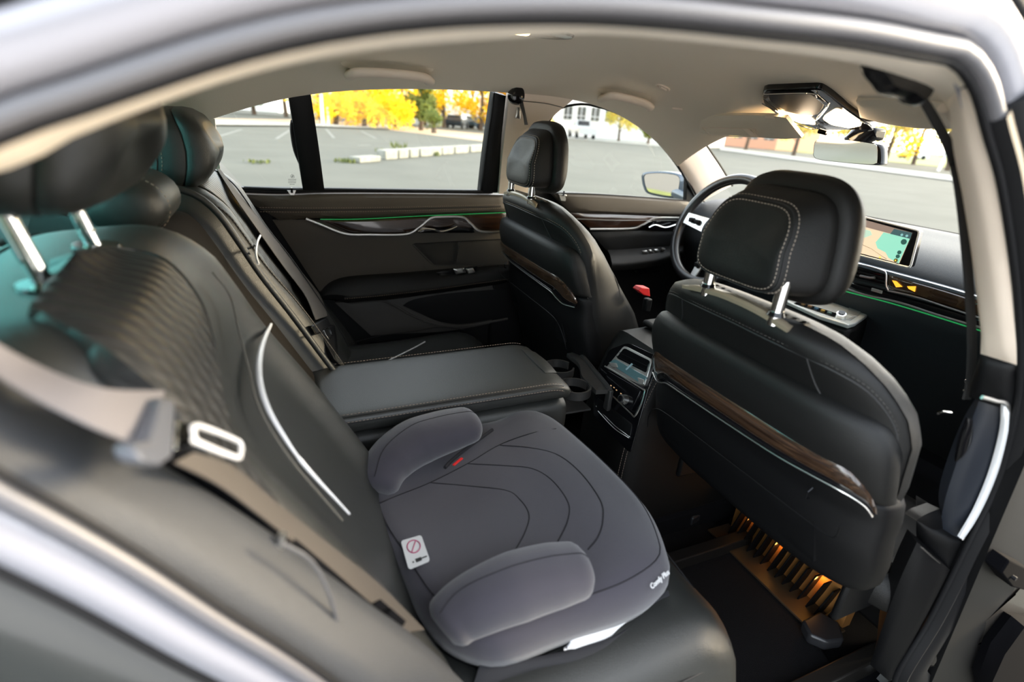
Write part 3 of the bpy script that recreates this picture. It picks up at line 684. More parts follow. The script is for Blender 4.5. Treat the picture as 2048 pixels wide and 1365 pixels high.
    if s > 0: zs = [.36, .363, .38, .42, .47, .52, .56, .60, .66, .69, .71, .725, .733, .736]; ws = [.24, .25, .258, .264, .268, .270, .270, .269, .266, .264, .263, .262, .258, .25]
    MB().loft([lsr(z, w_, k=(.01 if i in (0, len(zs)-1) else (-.012 if z > .55 and z < .68 else 0))) for i, (z, w_) in enumerate(zip(zs, ws))]).build('lower_shell', PLB, t, auto=70)
    # map pocket panel on the lower shell
    def lsp(y, z, off=0): return Wd(sh_x(z)-.012-off, y, z)
    A = cr([lsp(y, z, .004) for y, z in ((-.19, .655), (0, .655), (.16, .655), (.19, .645))], 24); B = cr([lsp(y, z, .008) for y, z in ((-.20, .575), (0, .57), (.16, .57), (.20, .58))], 24)
    mb = MB(); mb.pad(lerp_grid(A, B, 10), .003, back=.01, pw=8); mb.build('map_pocket', PLB, t)
    ln = [(-.24, .70), (-.235, .672), (-.2, .664), (0, .660), (.15, .657), (.20, .645), (.225, .61), (.232, .575)]
    MB().tube(cr([lsp(y, z, .022) for y, z in ln], 50), .0012, seg=5).build('pocket_edge', PLB, t)
    q = lsp(-.18, .715, .004); MB().tube([q+V((-.004, 0, .006)), q+V((-.012, 0, 0)), q+V((-.012, 0, -.012)), q+V((-.004, 0, -.014))], .0015, seg=6).build('hook', GLO, t)
    # post guide plates and posts with the headrest
    g0 = cr([Wd(.851+.018*0, y, .9705-.014*(abs(y)/.13)**2) for y in (-.105, -.05, 0, .05, .125)], 20); g1 = cr([Wd(.867, y, .9712-.014*(abs(y)/.13)**2) for y in (-.10, -.05, 0, .05, .105)], 20)
    MB.face = Wd(.85, 0, 2); mb = MB(); mb.pad(lerp_grid(g0, g1, 6), .004, back=.006); mb.build('guide_plate', M('guide_'+key, (.30, .25, .18), .35, metal=.3), t); MB.face = CAM_C  # golden reflection on the plate tinted into its colour
    h = thing('headrest', V((.88, 0, .98)) and tuple(V((.88, 0, .98)))); h.parent = t
    for q in (-1, 1):
        MB().tube([Wd(.860, q*.072, .955), Wd(.862, q*.072, 1.03)], .0098, seg=16).build('headrest_post', CHR, t)
        MB().disc(Wd(.860, q*.072, .970), (0, 0, 1), .0135, .006, 20, .011).build('post_collar', GLO, t)
    bpy.data.objects.remove(h)
    def hring(x, w_, z0, z1, e=.42, n=48, dz=0):
        out = []
        for k in range(n):
            a = 2*math.pi*k/n; c, q = math.cos(a), math.sin(a); yn = sg(c)*abs(c)**e; zn = sg(q)*abs(q)**e
            zz = (z0+z1)/2+(z1-z0)/2*zn; ww = w_*(1-.14*(zn+1)/2-.10*max(0, zn)**2)
            out.append(Wd(x+.022*(zn if zn > 0 else 0)*max(0, min(1, (.905-x)/.06)), yn*ww+.014*max(0, min(1, (.90-x)/.05))-.003, zz))
        return out
    hx = [(.838, .060, 1.025, 1.100, .5), (.8385, .076, 1.008, 1.115, .45), (.841, .085, 1.001, 1.123, .4), (.848, .090, .998, 1.129, .4), (.87, .098, .996, 1.138, .4), (.89, .104, .995, 1.145, .42), (.902, .107, .996, 1.148, .42), (.907, .105, 1.0, 1.146, .42)]
    hb = MB().loft([hring(*q) for q in hx]).build('headrest_back', LEA, t, auto=70)
    fx = [(.905, .104, 1.0, 1.150, .45), (.908, .113, .987, 1.161, .5), (.914, .119, .981, 1.167, .5), (.928, .122, .980, 1.170, .5), (.942, .119, .984, 1.167, .55), (.952, .105, .995, 1.157, .6), (.958, .08, 1.02, 1.13, .75), (.960, .035, 1.05, 1.10, 1)]
    hf = MB().loft([hring(*q) for q in fx]).build('headrest_front', LEA, t, auto=80)
    rr_ = hring(.8445, .0885, .998, 1.1270, .4, 96); MB().tube(rr_, .0013, seg=5, closed=True).build('seam', PIPE, hb)
    for (x, w_, a, b) in ((.8405, .0838, 1.0025, 1.1225), (.851, .0920, .9968, 1.1305)):
        c = hring(x, w_, a, b, .4, 120); stitches(c+[c[0]], r=.0006, dash=.0036, gap=.0026).build('stitching', THRH, hb)
    # seat cushion, base, rails
    cu = MB(); rg = []
    for i, (x, z0, z1, w_) in enumerate([(1.12, .43, .465, .22), (1.135, .425, .472, .25), (1.18, .42, .48, .265), (1.3, .37, .49, .27), (1.42, .32, .49, .262), (1.47, .30, .475, .25), (1.485, .33, .45, .22)]):
        r_ = []
        for k in range(36):
            a = 2*math.pi*k/36; c, q = math.cos(a), math.sin(a); yn = sg(c)*abs(c)**.5
            zz = (z0+z1)/2+(z1-z0)/2*sg(q)*abs(q)**.5+(.035*math.exp(-((abs(yn)-.85)/.15)**2) if q > 0 else 0)
            r_.append(Wd(x, yn*w_, zz-oz))
        rg.append(r_)
    cu.loft(rg).build('seat_cushion', LEA, t, auto=80)
    MB().box(Wd(1.46, 0, .235-oz), (.14, .42, .14)).build('seat_base', PLB, t, bevel=.015)
    for q in (-1, 1): MB().box(Wd(1.20, q*.19, .145-oz), (.62, .035, .05)).build('seat_rail', M('rail_metal', (.02, .018, .016), .45, metal=.4) if q < 0 else bpy.data.materials['rail_metal'], t, bevel=.004)
    for q in (-1, 1): MB().box(Wd(1.10, q*.215, .47-oz), (.12, .014, .10)).build('recliner_cover', PLB, t, bevel=.006)
    # side valance trims (wrinkled bolster cover)
    return t
s_pass = front_seat(-1, (0, -.41, 0), 'black leather front passenger seat nearest the camera, seen from behind', 'passenger')
s_drv = front_seat(1, (-.03, .41, .047), 'black leather driver seat behind the steering wheel, with its headrest beside the left window', 'driver')
# ================================================================== rear bench
PRF = [(-.13, .93), (-.125, 1.0), (-.105, 1.035), (-.06, 1.052), (.0, 1.055), (.045, 1.045), (.078, 1.015), (.105, .965), (.14, .89), (.19, .80), (.235, .715), (.28, .63), (.318, .55), (.335, .50), (.34, .46)]
pc = cr([V((x, 0, z)) for x, z in PRF], 121)
def prof(v):
    i = max(0, min(119, int(v*120))); return pc[i].lerp(pc[i+1], v*120-i)
def pnorm(v):
    a, b = prof(max(0, v-.01)), prof(min(1, v+.01)); d = (b-a).normalized(); return V((-d.z, 0, d.x)) if V((-d.z, 0, d.x)).dot(V((1, 0, 1))) > 0 else V((d.z, 0, -d.x))
def rb(y, v, y0, y1, off=0):
    """surface of a rear backrest between y0 and y1"""
    u = (y-y0)/(y1-y0)*2-1; n = pnorm(v)
    e = max(0, 1-abs(u)**10)**.5
    bol = .022*math.exp(-((abs(u)-.74)/.17)**2)*min(1, max(0, (v-.2)/.15))
    p = prof(v)+n*(bol-.075*(1-e)+off)
    drop = .035*max(0, abs(u)-.45)**2/.3*(1 if v < .45 else max(0, 1-(v-.45)*5))
    return V((p.x, y, p.z-drop))
THRD = M('dim_thread', (.14, .12, .105), .8)
bench = thing('rear_bench', (.3, 0, .12), 'black leather rear bench with quilted backrests and a folded-down middle armrest gap', 'rear seat')
QL = bpy.data.materials.new('quilted_leather'); QL.use_nodes = True
def quilt():
    t = QL.node_tree; b = t.nodes['Principled BSDF']; b.inputs['Base Color'].default_value = (.025, .025, .025, 1); b.inputs['Roughness'].default_value = .42; b.inputs['Specular IOR Level'].default_value = .6
    tc = t.nodes.new('ShaderNodeTexCoord'); mp = t.nodes.new('ShaderNodeMapping'); mp.inputs['Scale'].default_value = (1, 1, .35)
    t.links.new(tc.outputs['Object'], mp.inputs[0])
    outs = []
    for r in (28, -28):
        wv = t.nodes.new('ShaderNodeTexWave'); wv.wave_type = 'BANDS'; wv.bands_direction = 'Y'; wv.wave_profile = 'SIN'
        wv.inputs['Scale'].default_value = 17; wv.inputs['Distortion'].default_value = .6
        m2 = t.nodes.new('ShaderNodeMapping'); m2.inputs['Rotation'].default_value = (math.radians(r), 0, 0)
        t.links.new(tc.outputs['Object'], m2.inputs[0]); t.links.new(m2.outputs[0], wv.inputs['Vector']); outs.append(wv.outputs['Fac'])
    mn = t.nodes.new('ShaderNodeMath'); mn.operation = 'MULTIPLY'; t.links.new(outs[0], mn.inputs[0]); t.links.new(outs[1], mn.inputs[1])
    pw_ = t.nodes.new('ShaderNodeMath'); pw_.operation = 'POWER'; pw_.inputs[1].default_value = .45; t.links.new(mn.outputs[0], pw_.inputs[0])
    bp_ = t.nodes.new('ShaderNodeBump'); bp_.inputs['Strength'].default_value = .5; bp_.inputs['Distance'].default_value = .004
    t.links.new(pw_.outputs[0], bp_.inputs['Height']); t.links.new(bp_.outputs[0], b.inputs['Normal'])
quilt()
def backrest(y0, y1, s):
    """s=+1: y1 is the outer side"""
    nu, nv = 40, 60
    Gf = [[rb(y0+(y1-y0)*i/nu, j/nv, y0, y1) for j in range(nv+1)] for i in range(nu+1)]
    rings = [Gf[i]+[V((Gf[i][-1].x-.12, Gf[i][-1].y, .46)), V((-.10, Gf[i][-1].y, .60))] for i in range(nu+1)]
    o = MB().loft(rings).build('backrest', LEA2, bench, auto=80)
    yc, h = (y0+y1)/2, abs(y1-y0)/2
    # quilted insert
    yl = lambda v: h*interp(v, [(.22, .50), (.30, .58), (.40, .60), (.5, .54), (.58, .40), (.62, .25)])
    Gq = []
    for j in range(31):
        v = .22+.40*j/30; L = yl(v); Gq.append([rb(yc-L+2*L*i/24, v, y0, y1, .0) for i in range(25)])
    if s > 0: MB.face = V((1, yc, 1.4)); mb = MB(); mb.pad(Gq, .006, back=.01, pw=6); mb.build('quilted_insert', QL, bench); MB.face = CAM_C
    for q in ((-1, 1) if s > 0 else ()):
        c = cr([rb(yc+q*yl(v), v, y0, y1, .001) for v in [.22+.40*k/20 for k in range(21)]], 60)
        MB().tube(c, .0028, seg=6).build('piping', LEA2, bench)
        if s < 0 and q > 0: continue
        c = cr([rb(yc+q*(h*interp(v, [(.1, .70), (.3, .80), (.5, .76), (.7, .70), (.95, .66)])), v, y0, y1, .0008) for v in [.15+.78*k/20 for k in range(21)]], 80)
        MB().tube(c, .0016, seg=5).build('seam', PIPE, bench); stitches([p+V((0, q*.004, .001)) for p in c], r=.0005, dash=.004, gap=.004).build('stitching', THRD, bench)
    c = cr([rb(y0+(y1-y0)*(i/20), .155, y0, y1, .0008) for i in range(1, 20)], 60)
    MB().tube(c, .0016, seg=5).build('seam', PIPE, bench)
    return yl
YR0, YR1, YL0, YL1 = -.105, -.625, .115, .635
backrest(YR0, YR1, -1); backrest(YL0, YL1, 1)
def fr_(y0, y1):
    def F(p):
        # signed distance-like: compare against the profile in x-z
        best = None
        z = p.z
        for i in range(30, 120):
            a, b = pc[i], pc[i+1]
            if (a.z-z)*(b.z-z) <= 0 and a.z != b.z:
                return p.x-(a.x+(b.x-a.x)*(z-a.z)/(b.z-a.z))-.018
        return p.x-(.34 if z < .5 else .02)
    return F
FB = fr_(0, 0)
def onf(x, y, k=.006):
    p = at(x, y, F=FB); return p+(CAM_C-p).normalized()*k
QA = cr([onf(*q) for q in ((150, 505), (240, 498), (330, 522), (398, 600), (428, 700), (440, 790), (462, 870), (520, 965), (590, 1050))], 50)
QB = cr([onf(*q) for q in ((60, 610), (120, 645), (200, 690), (268, 740), (325, 790), (372, 850), (430, 925), (505, 1010), (580, 1085))], 50)
mb = MB(); mb.pad(lerp_grid(QA, QB, 16), .004, back=.02, pw=10); mb.build('quilted_insert', QL, bench)
MB().tube(QA, .0026, seg=6).build('piping', LEA2, bench)
c = cr([onf(*q, .004) for q in ((425, 545), (460, 592), (477, 657), (498, 742), (512, 800), (538, 855), (585, 925), (640, 990), (685, 1042))], 70)
MB().tube(c, .0013, seg=5).build('seam', M('worn_seam', (.10, .095, .08), .6), bench)
# bright trim arcs
arc = [(537, 653), (524, 680), (514, 712), (511, 750), (517, 790), (532, 830), (556, 872), (590, 922), (630, 968), (665, 1005), (692, 1034)]
ac = cr([at(x, y, F=FB)+V((.004, 0, .003)) for x, y in arc], 60)
MB().tube(ac, [.0012+.0026*math.sin(math.pi*min(1, (i+4)/50))**.6 if i < 46 else .0026-.0014*(i-46)/14 for i in range(60)], seg=8).build('bright_trim', ALW, bench, label='slim bright trim arc on the right backrest')
arc = [(517, 474), (511, 487), (508, 505), (509, 520), (513, 532)]
MB().tube(cr([at(x, y, F=FB)+V((.004, 0, .003)) for x, y in arc], 20), .0024, seg=8).build('bright_trim', ALW, bench, label='slim bright trim arc on the left backrest')
# middle section: dark recess where the armrest came down
rec = []
for j in range(41):
    v = .16+.80*j/40; p = prof(v)+pnorm(v)*-.035; rec.append([V((p.x, YR0-.02+(YL0-YR0+.04)*i/8, p.z)) for i in range(9)])
MB.face = V((1, 0, 1.5)); mb = MB(); mb.pad(rec, .004, back=.03, pw=10); mb.build('armrest_recess', FAB, bench); MB.face = CAM_C
# piping on the left edge of the recess
MB().tube([V((prof(v).x, YL0+.012, prof(v).z))+pnorm(v)*.004 for v in [.2+.72*k/40 for k in range(41)]], .0065, seg=10).build('edge_piping', LEA2, bench)
# raised middle headrest pad behind the right seat
hm = MB(); rg = []
for i, (y, k) in enumerate([(-.085, .3), (-.08, .7), (-.06, .95), (0, 1), (.06, 1), (.085, .9), (.10, .6), (.104, .3)]):
    rg.append([V((-.015+.055*k*math.cos(a), y, 1.055+.045*k*math.sin(a))) for a in [2*math.pi*q/24 for q in range(24)]])
hm.loft(rg).build('middle_headrest', LEA2, bench, auto=80)
c = [V((-.015+.056*math.cos(a), -.062, 1.055+.0455*math.sin(a))) for a in [2*math.pi*q/60 for q in range(61)]]; stitches(c).build('stitching', THR, bench)
# cushions
def cushion(y0, y1, name='seat_cushion'):
    rg = []
    for i in range(33):
        u = i/32*2-1; y = (y0+y1)/2+(y1-y0)/2*u; e = max(0, 1-abs(u)**8)**.4
        bol = .012*math.exp(-((abs(u)-.78)/.16)**2); dr = .045*(1-e); k = .03*abs(u)**5
        pr_ = [(.25, .33), (.25, .49), (.30, .503), (.40, .495), (.55, .50), (.66, .508), (.73, .508), (.775-k, .496), (.805-k, .472), (.822-k, .43), (.815-k, .38), (.79-k, .33)]
        c = cr([V((x, 0, z)) for x, z in pr_], 40)
        rg.append([V((q.x, y, q.z+(bol-dr if q.z > .40 else -dr*.3))) for q in c]+[V((.5, y, .32))])
    o = MB().loft(rg).build(name, LEA2, bench, auto=80)
    c = cr([V((x, y, z)) for x, y, z in [(.50, y1*.985+y0*.015, .470), (.68, y1*.99+y0*.01, .474), (.755, y1*.965+y0*.035, .468), (.785, y1*.90+y0*.10, .474), (.797, (y0+y1)/2, .483), (.787, y0*.90+y1*.10, .476), (.755, y0*.965+y1*.035, .468)]], 90)
    c = [p+V((.004, 0, .003)) for p in c]
    MB().tube(c, .0018, seg=6).build('seam', PIPE, bench); stitches([p+V((.003, 0, -.005)) for p in c], r=.0008, dash=.005, gap=.004).build('stitching', THR, bench)
cushion(-.04, -.655); cushion(.06, .67)
MB().box((.52, .01, .40), (.50, .14, .15)).build('cushion_hump', LEA2, bench, bevel=.03)
MB().box((.50, 0, .24), (.56, 1.3, .20)).build('seat_plinth', CARP, bench, bevel=.02)
# lines on the left cushion
cl = [at(x, y, Z=.514) for x, y in ((735, 742), (790, 715), (830, 695), (850, 684))]
MB().tube(cr(cl, 20), .0022, seg=6).build('bright_trim', ALW, bench, label='bright trim line on the left cushion')
cl = [at(x, y, Z=.506) for x, y in ((690, 690), (760, 672), (830, 663), (880, 655), (930, 660))]
MB().tube(cr(cl, 20), .0012, seg=5).build('seam', PIPE, bench)
# outboard bolster of the left seat (beyond the belt)
ll = [at(x, y, Y=.66) for x, y in ((420, 352), (470, 420), (545, 520), (620, 610), (690, 690))]; lr = [at(x, y, Y=.70) for x, y in ((440, 345), (500, 420), (575, 520), (650, 610), (715, 690))]
MB.face = V((.6, 0, 1.3)); mb = MB(); mb.pad(lerp_grid(cr(ll, 30), cr(lr, 30), 8), .015, back=.05, pw=4); mb.build('side_bolster', LEA2, bench); MB.face = CAM_C
mb = MB(); mb.tube(cr([p+V((0, -.005, 0)) for p in P_([(432, 338), (475, 398), (560, 500), (640, 600), (715, 695)], Y=.705)], 40), .006, seg=8); o = mb.build('trim_11', RUB); st(o, 'black weatherstrip running down the left rear door edge', 'seal')
# rear headrests
def rear_headrest(yc, label, dx=0, dz=0, k=1.0):
    t = thing('rear_headrest', (.0+dx, yc, 1.05+dz), label, 'headrest', 'rear headrests')
    def hr(x, w_, z0, z1, e=.5, n=48, lean=.10):
        out = []
        for q in range(n):
            a = 2*math.pi*q/n; c, s_ = math.cos(a), math.sin(a); zn = sg(s_)*abs(s_)**e
            zz = (z0+z1)/2+(z1-z0)/2*zn
            out.append(V((x+dx-.02*zn*zn, yc+sg(c)*abs(c)**e*w_*k, zz+dz)))
        return out
    X0 = [(-.028, .06, 1.12, 1.17, .8), (-.032, .10, 1.10, 1.20, .55), (-.026, .122, 1.09, 1.212, .48), (-.005, .132, 1.082, 1.220, .45), (.02, .136, 1.078, 1.225, .45), (.04, .136, 1.078, 1.225, .45), (.044, .133, 1.081, 1.222, .45)]
    X1 = [(.042, .131, 1.082, 1.220, .45), (.046, .136, 1.078, 1.226, .45), (.062, .136, 1.080, 1.224, .46), (.078, .130, 1.087, 1.216, .5), (.088, .110, 1.10, 1.20, .6), (.092, .06, 1.13, 1.17, .9)]
    b = MB().loft([hr(*q) for q in X0]).build('cushion_back', LEA2, t, auto=80)
    f = MB().loft([hr(*q) for q in X1]).build('cushion_front', LEA2, t, auto=80)
    for (x, w_, a, b_) in ((-.012, .1305, 1.0835, 1.2185), (.004, .1345, 1.0800, 1.2225)):
        c = hr(x, w_, a, b_, .45, 120); stitches(c+[c[0]], dash=.004, gap=.003).build('stitching', THR, b)
    MB().tube(hr(-.004, .133, 1.081, 1.2215, .46, 80), .0013, seg=5, closed=True).build('seam', PIPE, b)
    for q in (-1, 1):
        o = MB().tube([V((.008+dx, yc+q*.072, 1.045+dz*0)), V((-.012+dx, yc+q*.072, 1.105+dz))], .0075, seg=14).build('headrest_post', CHR, t)
        for z in (.25, .5, .72):
            if q > 0 and yc < 0:
                p = V((.008+dx, yc+q*.072, 1.045)).lerp(V((-.012+dx, yc+q*.072, 1.105+dz)), z); MB().disc(p, (-.3, 0, 1), .0082, .003, 14).build('notch', CHR, o)
        MB().disc(V((.008+dx, yc+q*.072, 1.051)), (0.05, 0, 1), .024, .006, 28, .021).build('escutcheon', GLO, t)
    return t
rear_headrest(-.385, 'black leather right rear headrest close to the camera, on two bare chrome posts', dx=.0, dz=.035)
rear_headrest(.300, 'black leather left rear headrest in front of the left pillar lining', dz=-.035, k=.95)
# ================================================================== centre armrest
arm = thing('armrest_console', (.5, .04, .5), 'folded-down leather centre armrest with twin cup holders at its front end', 'armrest console')
def arm_pt(u, w_): pass
top = []
for i in range(41):
    t_ = i/40; x = .225+.545*t_; e = 1
    yr, yl_ = -.092+.012*t_, .155+.02*t_
    z = .665+.0*t_
    dz = -.012*max(0, (t_-.9)/.1)**2
    top.append((x, yr, yl_, z+dz))
def arm_ring(x, yr, yl_, zt, zb, k=0):
    yc, h = (yr+yl_)/2, (yl_-yr)/2-k
    o = []
    for q in range(40):
        a = 2*math.pi*q/40; c, s_ = math.cos(a), math.sin(a); o.append(V((x, yc+h*sg(c)*abs(c)**.35, (zt+zb)/2+((zt-zb)/2-k*.6)*sg(s_)*abs(s_)**.45)))
    return o
rg = [arm_ring(.215, -.09, .155, .66, .615, .02)]+[arm_ring(x, a, b, z, .618) for x, a, b, z in top]+[arm_ring(.778, -.078, .17, .650, .62, .006), arm_ring(.781, -.076, .168, .645, .625, .016)]
MB().loft(rg).build('lid', LEA2, arm, auto=70)
rg = [arm_ring(.215, -.085, .15, .618, .53, .01)]+[arm_ring(x, a+.004, b-.004, .617, .535-.02*i/40) for i, (x, a, b, z) in enumerate(top)]+[arm_ring(.776, -.074, .17, .612, .52, .006), arm_ring(.779, -.074, .168, .60, .53, .02)]
MB().loft(rg).build('armrest_body', LEA2, arm, auto=70)
for dy, dz_ in ((.004, .0005), (-.001, -.012)):
    c = [V((x, yr+dy+.0005, z-.004+dz_)) for x, yr, yl_, z in top[2:-1]]
    c = [p for p in c]; MB().tube(c, .0011, seg=5).build('seam', PIPE, arm)
    stitches([p+V((0, -.0006+.004*(dz_ > -.01), .003)) for p in c]).build('stitching', THR, arm)
c = [V((x, yl_-.006, z-.0005)) for x, yr, yl_, z in top[2:-1]]; stitches([p+V((0, -.002, .0006)) for p in c]).build('stitching', THR, arm)
# latch dimple at the front
MB.face = V((.6, 0, 3)); A = cr([V((.735, -.02, .6655)), V((.733, .05, .6665)), V((.735, .12, .6655))], 16); B = cr([V((.772, -.01, .656)), V((.776, .05, .657)), V((.772, .115, .656))], 16)
mb = MB(); mb.pad(lerp_grid(A, B, 6), .003, back=.004, pw=4); mb.build('latch', LEA2, arm); MB.face = CAM_C
# cup holders
CH = M('cup_plastic', (.030, .029, .028), .38)
zc = .600
pl = MB(); o_ = cr([V((.775, -.03, zc)), V((.80, -.035, zc)), V((.905, -.02, zc)), V((.915, .0, zc)), V((.955, .16, zc)), V((.945, .19, zc)), V((.90, .185, zc)), V((.775, .16, zc))], 40, closed=True)
# tray drawn as ribs around two round openings
tr = MB()
def cup(c, r, a0, a1, zt, h, th, n=36):
    out = []
    for i in range(n):
        a = math.radians(a0+(a1-a0)*i/(n-1)); d = V((math.cos(a), math.sin(a), 0)); p = c+d*r
        out.append([p+V((0, 0, zt)), p+d*th+V((0, 0, zt)), p+d*th+V((0, 0, zt-h)), p+V((0, 0, zt-h))])
    return out
tr.loft(cup(V((.842, .012, 0)), .038, 5, 355, zc, .022, .005)); tr.loft(cup(V((.855, .125, 0)), .038, 20, 330, zc, .022, .005))
tr.build('cup_ring', CH, arm)
bk = MB(); A = cr([V((.88, -.03, zc+.002)), V((.885, .05, zc+.002)), V((.915, .12, zc+.002)), V((.915, .19, zc+.002))], 20); B = cr([V((.912, -.035, zc+.002)), V((.928, .05, zc+.002)), V((.942, .12, zc+.002)), V((.95, .195, zc+.002))], 20)
MB.face = V((.9, 0, 3)); bk.pad(lerp_grid(A, B, 5), .002, back=.012, pw=8); bk.build('cup_bridge', CH, arm); MB.face = CAM_C
MB().tube([V((.915, -.038, zc+.004)), V((.957, .205, zc+.004))], .006, seg=8).build('front_rail', CH, arm)
MB().box((.918, -.034, zc-.028), (.012, .02, .06)).build('front_rail', CH, arm, bevel=.003)
MB().box((.83, .06, zc-.06), (.10, .16, .006)).build('cup_floor', CH, arm, bevel=.002)
# ================================================================== booster seat
bo = thing('booster_seat', (.5, -.3, .50), 'grey fabric child booster seat with curved arm rests and a white sticker', 'booster seat')
# outline of the seat pad, clockwise from the back left corner
OUT = [at(728, 985, Z=.56), at(735, 930, Z=.57), at(780, 870, Z=.57), at(860, 850, Z=.57), at(980, 852, Z=.57), at(1040, 832, Z=.57), at(1100, 846, Z=.565), at(1160, 895, Z=.56), at(1235, 970, Z=.555), at(1295, 1045, Z=.55), at(1328, 1120, Z=.55), at(1330, 1172, Z=.55), at(1270, 1228, Z=.54), at(1130, 1286, Z=.53), at(1010, 1330, Z=.53), at(930, 1320, Z=.53), at(855, 1248, Z=.55), at(790, 1130, Z=.56), at(750, 1060, Z=.56)]
oc = cr([V((p.x, p.y, 0)) for p in OUT], 96, closed=True); cen_ = sum(oc, V())/96
def hb(x, y):
    """height of the pad's top"""
    h = .596
    h += .010*math.exp(-((x-.66)/.06)**2)
    # shallow seat hollow
    d = ((x-.44)/.20)**2+((y+.30)/.17)**2
    h -= .022*math.exp(-d)
    return h
rings = []
for k, z in ((1.0, .525), (1.01, .545), (1.005, .565)): rings.append([cen_+(p-cen_)*k+V((0, 0, z)) for p in oc])
rings[0] = [cen_+(p-cen_)*.97+V((0, 0, .512)) for p in oc]
for k in (.985, .96, .92, .86, .78, .68, .56, .44, .32, .20, .10):
    e = (1-((k-.0)/1.0)**7)
    rings.append([(lambda q: V((q.x, q.y, .565+(hb(q.x, q.y)-.565)*min(1, (1-k)/.10)**.5)))(cen_+(p-cen_)*k) for p in oc])
MB().loft(rings).build('seat_pad', BOOST, bo, auto=80)
FH = lambda p: p.z-hb(p.x, p.y)
def groove(pts, r=.0013, name='groove'):
    c = cr([at(x, y, F=FH) for x, y in pts], 70); MB().tube(c, r, seg=6, up=(0, 0, 1), sq=.8).build(name, BOOSTD, bo)
groove([(860, 966), (930, 972), (1010, 981), (1040, 1000), (1058, 1030), (1050, 1065), (1025, 1110), (1000, 1148)])
groove([(935, 928), (1010, 932), (1065, 938), (1105, 962), (1136, 1005), (1136, 1040), (1118, 1080), (1100, 1108)])
groove([(1000, 891), (1060, 896), (1115, 910), (1160, 945), (1200, 1000), (1206, 1040), (1196, 1075), (1176, 1100)])
groove([(747, 1012), (800, 990), (860, 966), (935, 928), (1000, 890), (1060, 868), (1112, 858)])
groove([(747, 1012), (760, 1080), (778, 1140), (800, 1200)])
def rim_pt(p, k, dz=0):
    q = cen_+(p-cen_)*k; return V((q.x, q.y, .565+(hb(q.x, q.y)-.565)*min(1, max(0, 1-k)/.10)**.5+dz))
MB().tube([rim_pt(p, .935, .0006) for p in oc], .0011, seg=5, closed=True).build('rim_seam', BOOSTD, bo)
# side skirt
rs = [[cen_+(p-cen_)*k+V((0, 0, z)) for p in oc] for k, z in ((.90, .497), (.965, .505), (.975, .53))]
MB().loft(rs).build('plastic_base', PLB, bo, auto=80)
# arm rests: tall tapering pads
def arm_pad(axis, name):
    """axis: list of (point, half-width across, half-height, outward dir)"""
    rg = []; n = len(axis)
    P = cr([a[0] for a in axis], 40)
    Wt = [(i/(n-1), a[1]) for i, a in enumerate(axis)]; Ht = [(i/(n-1), a[2]) for i, a in enumerate(axis)]
    for i, p in enumerate(P):
        tt = i/39; w_, h_ = interp(tt, Wt), interp(tt, Ht)
        e = min(1, (1-tt)/.10) ; e = math.sqrt(max(0.02, 1-(1-e)**2)); b = min(1, (tt+.02)/.08); b = math.sqrt(max(.05, 1-(1-b)**2)); e *= b
        d = (P[min(39, i+1)]-P[max(0, i-1)]).normalized(); sd = d.cross(V((0, 0, 1))).normalized(); up = sd.cross(d)
        rg.append([p+(sd*math.cos(a)*w_+up*sg(math.sin(a))*abs(math.sin(a))**.8*h_)*e for a in [2*math.pi*q/28 for q in range(28)]])
    o = MB().loft(rg).build(name, BOOST, bo, auto=80); return rg, o
axL = [(at(752, 985, Z=.585), .034, .034), (at(775, 930, Z=.61), .044, .040), (at(822, 890, Z=.625), .050, .042), (at(880, 866, Z=.632), .050, .036), (at(958, 843, Z=.637), .044, .028)]
axR = [(at(885, 1262, Z=.585), .034, .034), (at(925, 1222, Z=.60), .042, .038), (at(1000, 1185, Z=.62), .047, .040), (at(1085, 1156, Z=.628), .046, .036), (at(1180, 1134, Z=.63), .040, .028)]
for ax, nm in ((axL, 'arm_rest'), (axR, 'arm_rest')):
    rg, o = arm_pad(ax, nm)
    MB().tube([r_[7] for r_ in rg][2:-1], .0009, seg=5).build('seam', BOOSTD, o)
q = [at(x, y, Z=.612) for x, y in ((907, 931), (924, 917))]
MB().tube(q, .0028, seg=6, up=(0, 0, 1), sq=.5).build('red_tab', RED, bo, label='small red tab')
MB().tube(cr([at(x, y, Z=.606) for x, y in ((890, 936), (900, 925), (930, 900), (985, 860))], 12), .0035, seg=6).build('belt_guide', BOOSTD, bo)
# sticker
def on_pad(x, y, lift=.0012):
    p = at(x, y, F=FH); return p+V((0, 0, lift))
c4 = [on_pad(*q) for q in ((801, 1083), (842, 1071), (861, 1126), (818, 1144))]
def bil(u, v): return c4[0].lerp(c4[1], u).lerp(c4[3].lerp(c4[2], u), v)
def rrect(n=6, r=.12):
    o = []
    for cx, cy, a0 in ((1-r, r, -90), (1-r, 1-r, 0), (r, 1-r, 90), (r, r, 180)):
        for k in range(n+1):
            a = math.radians(a0+90*k/n); o.append(bil(cx+r*math.cos(a), cy+r*.8*math.sin(a)))
    return o
stk = MB().prism(rrect(), (0, 0, .0008)).build('sticker', WHT, bo, label='white sticker with a red prohibition circle and a small cigarette-like symbol')
up = V((0, 0, .0012))
rm = MB(); rm.tube([bil(.5+.30*math.cos(a), .34+.21*math.sin(a))+up for a in [2*math.pi*k/40 for k in range(40)]], .0009, seg=5, closed=True)
rm.tube([bil(.5+.30*math.cos(a), .34+.21*math.sin(a))+up for a in (math.radians(-55), math.radians(125))], .0009, seg=5)
rm.build('prohibition_sign', M('dark_red', (.42, .05, .14), .6), stk)
bm_ = MB()
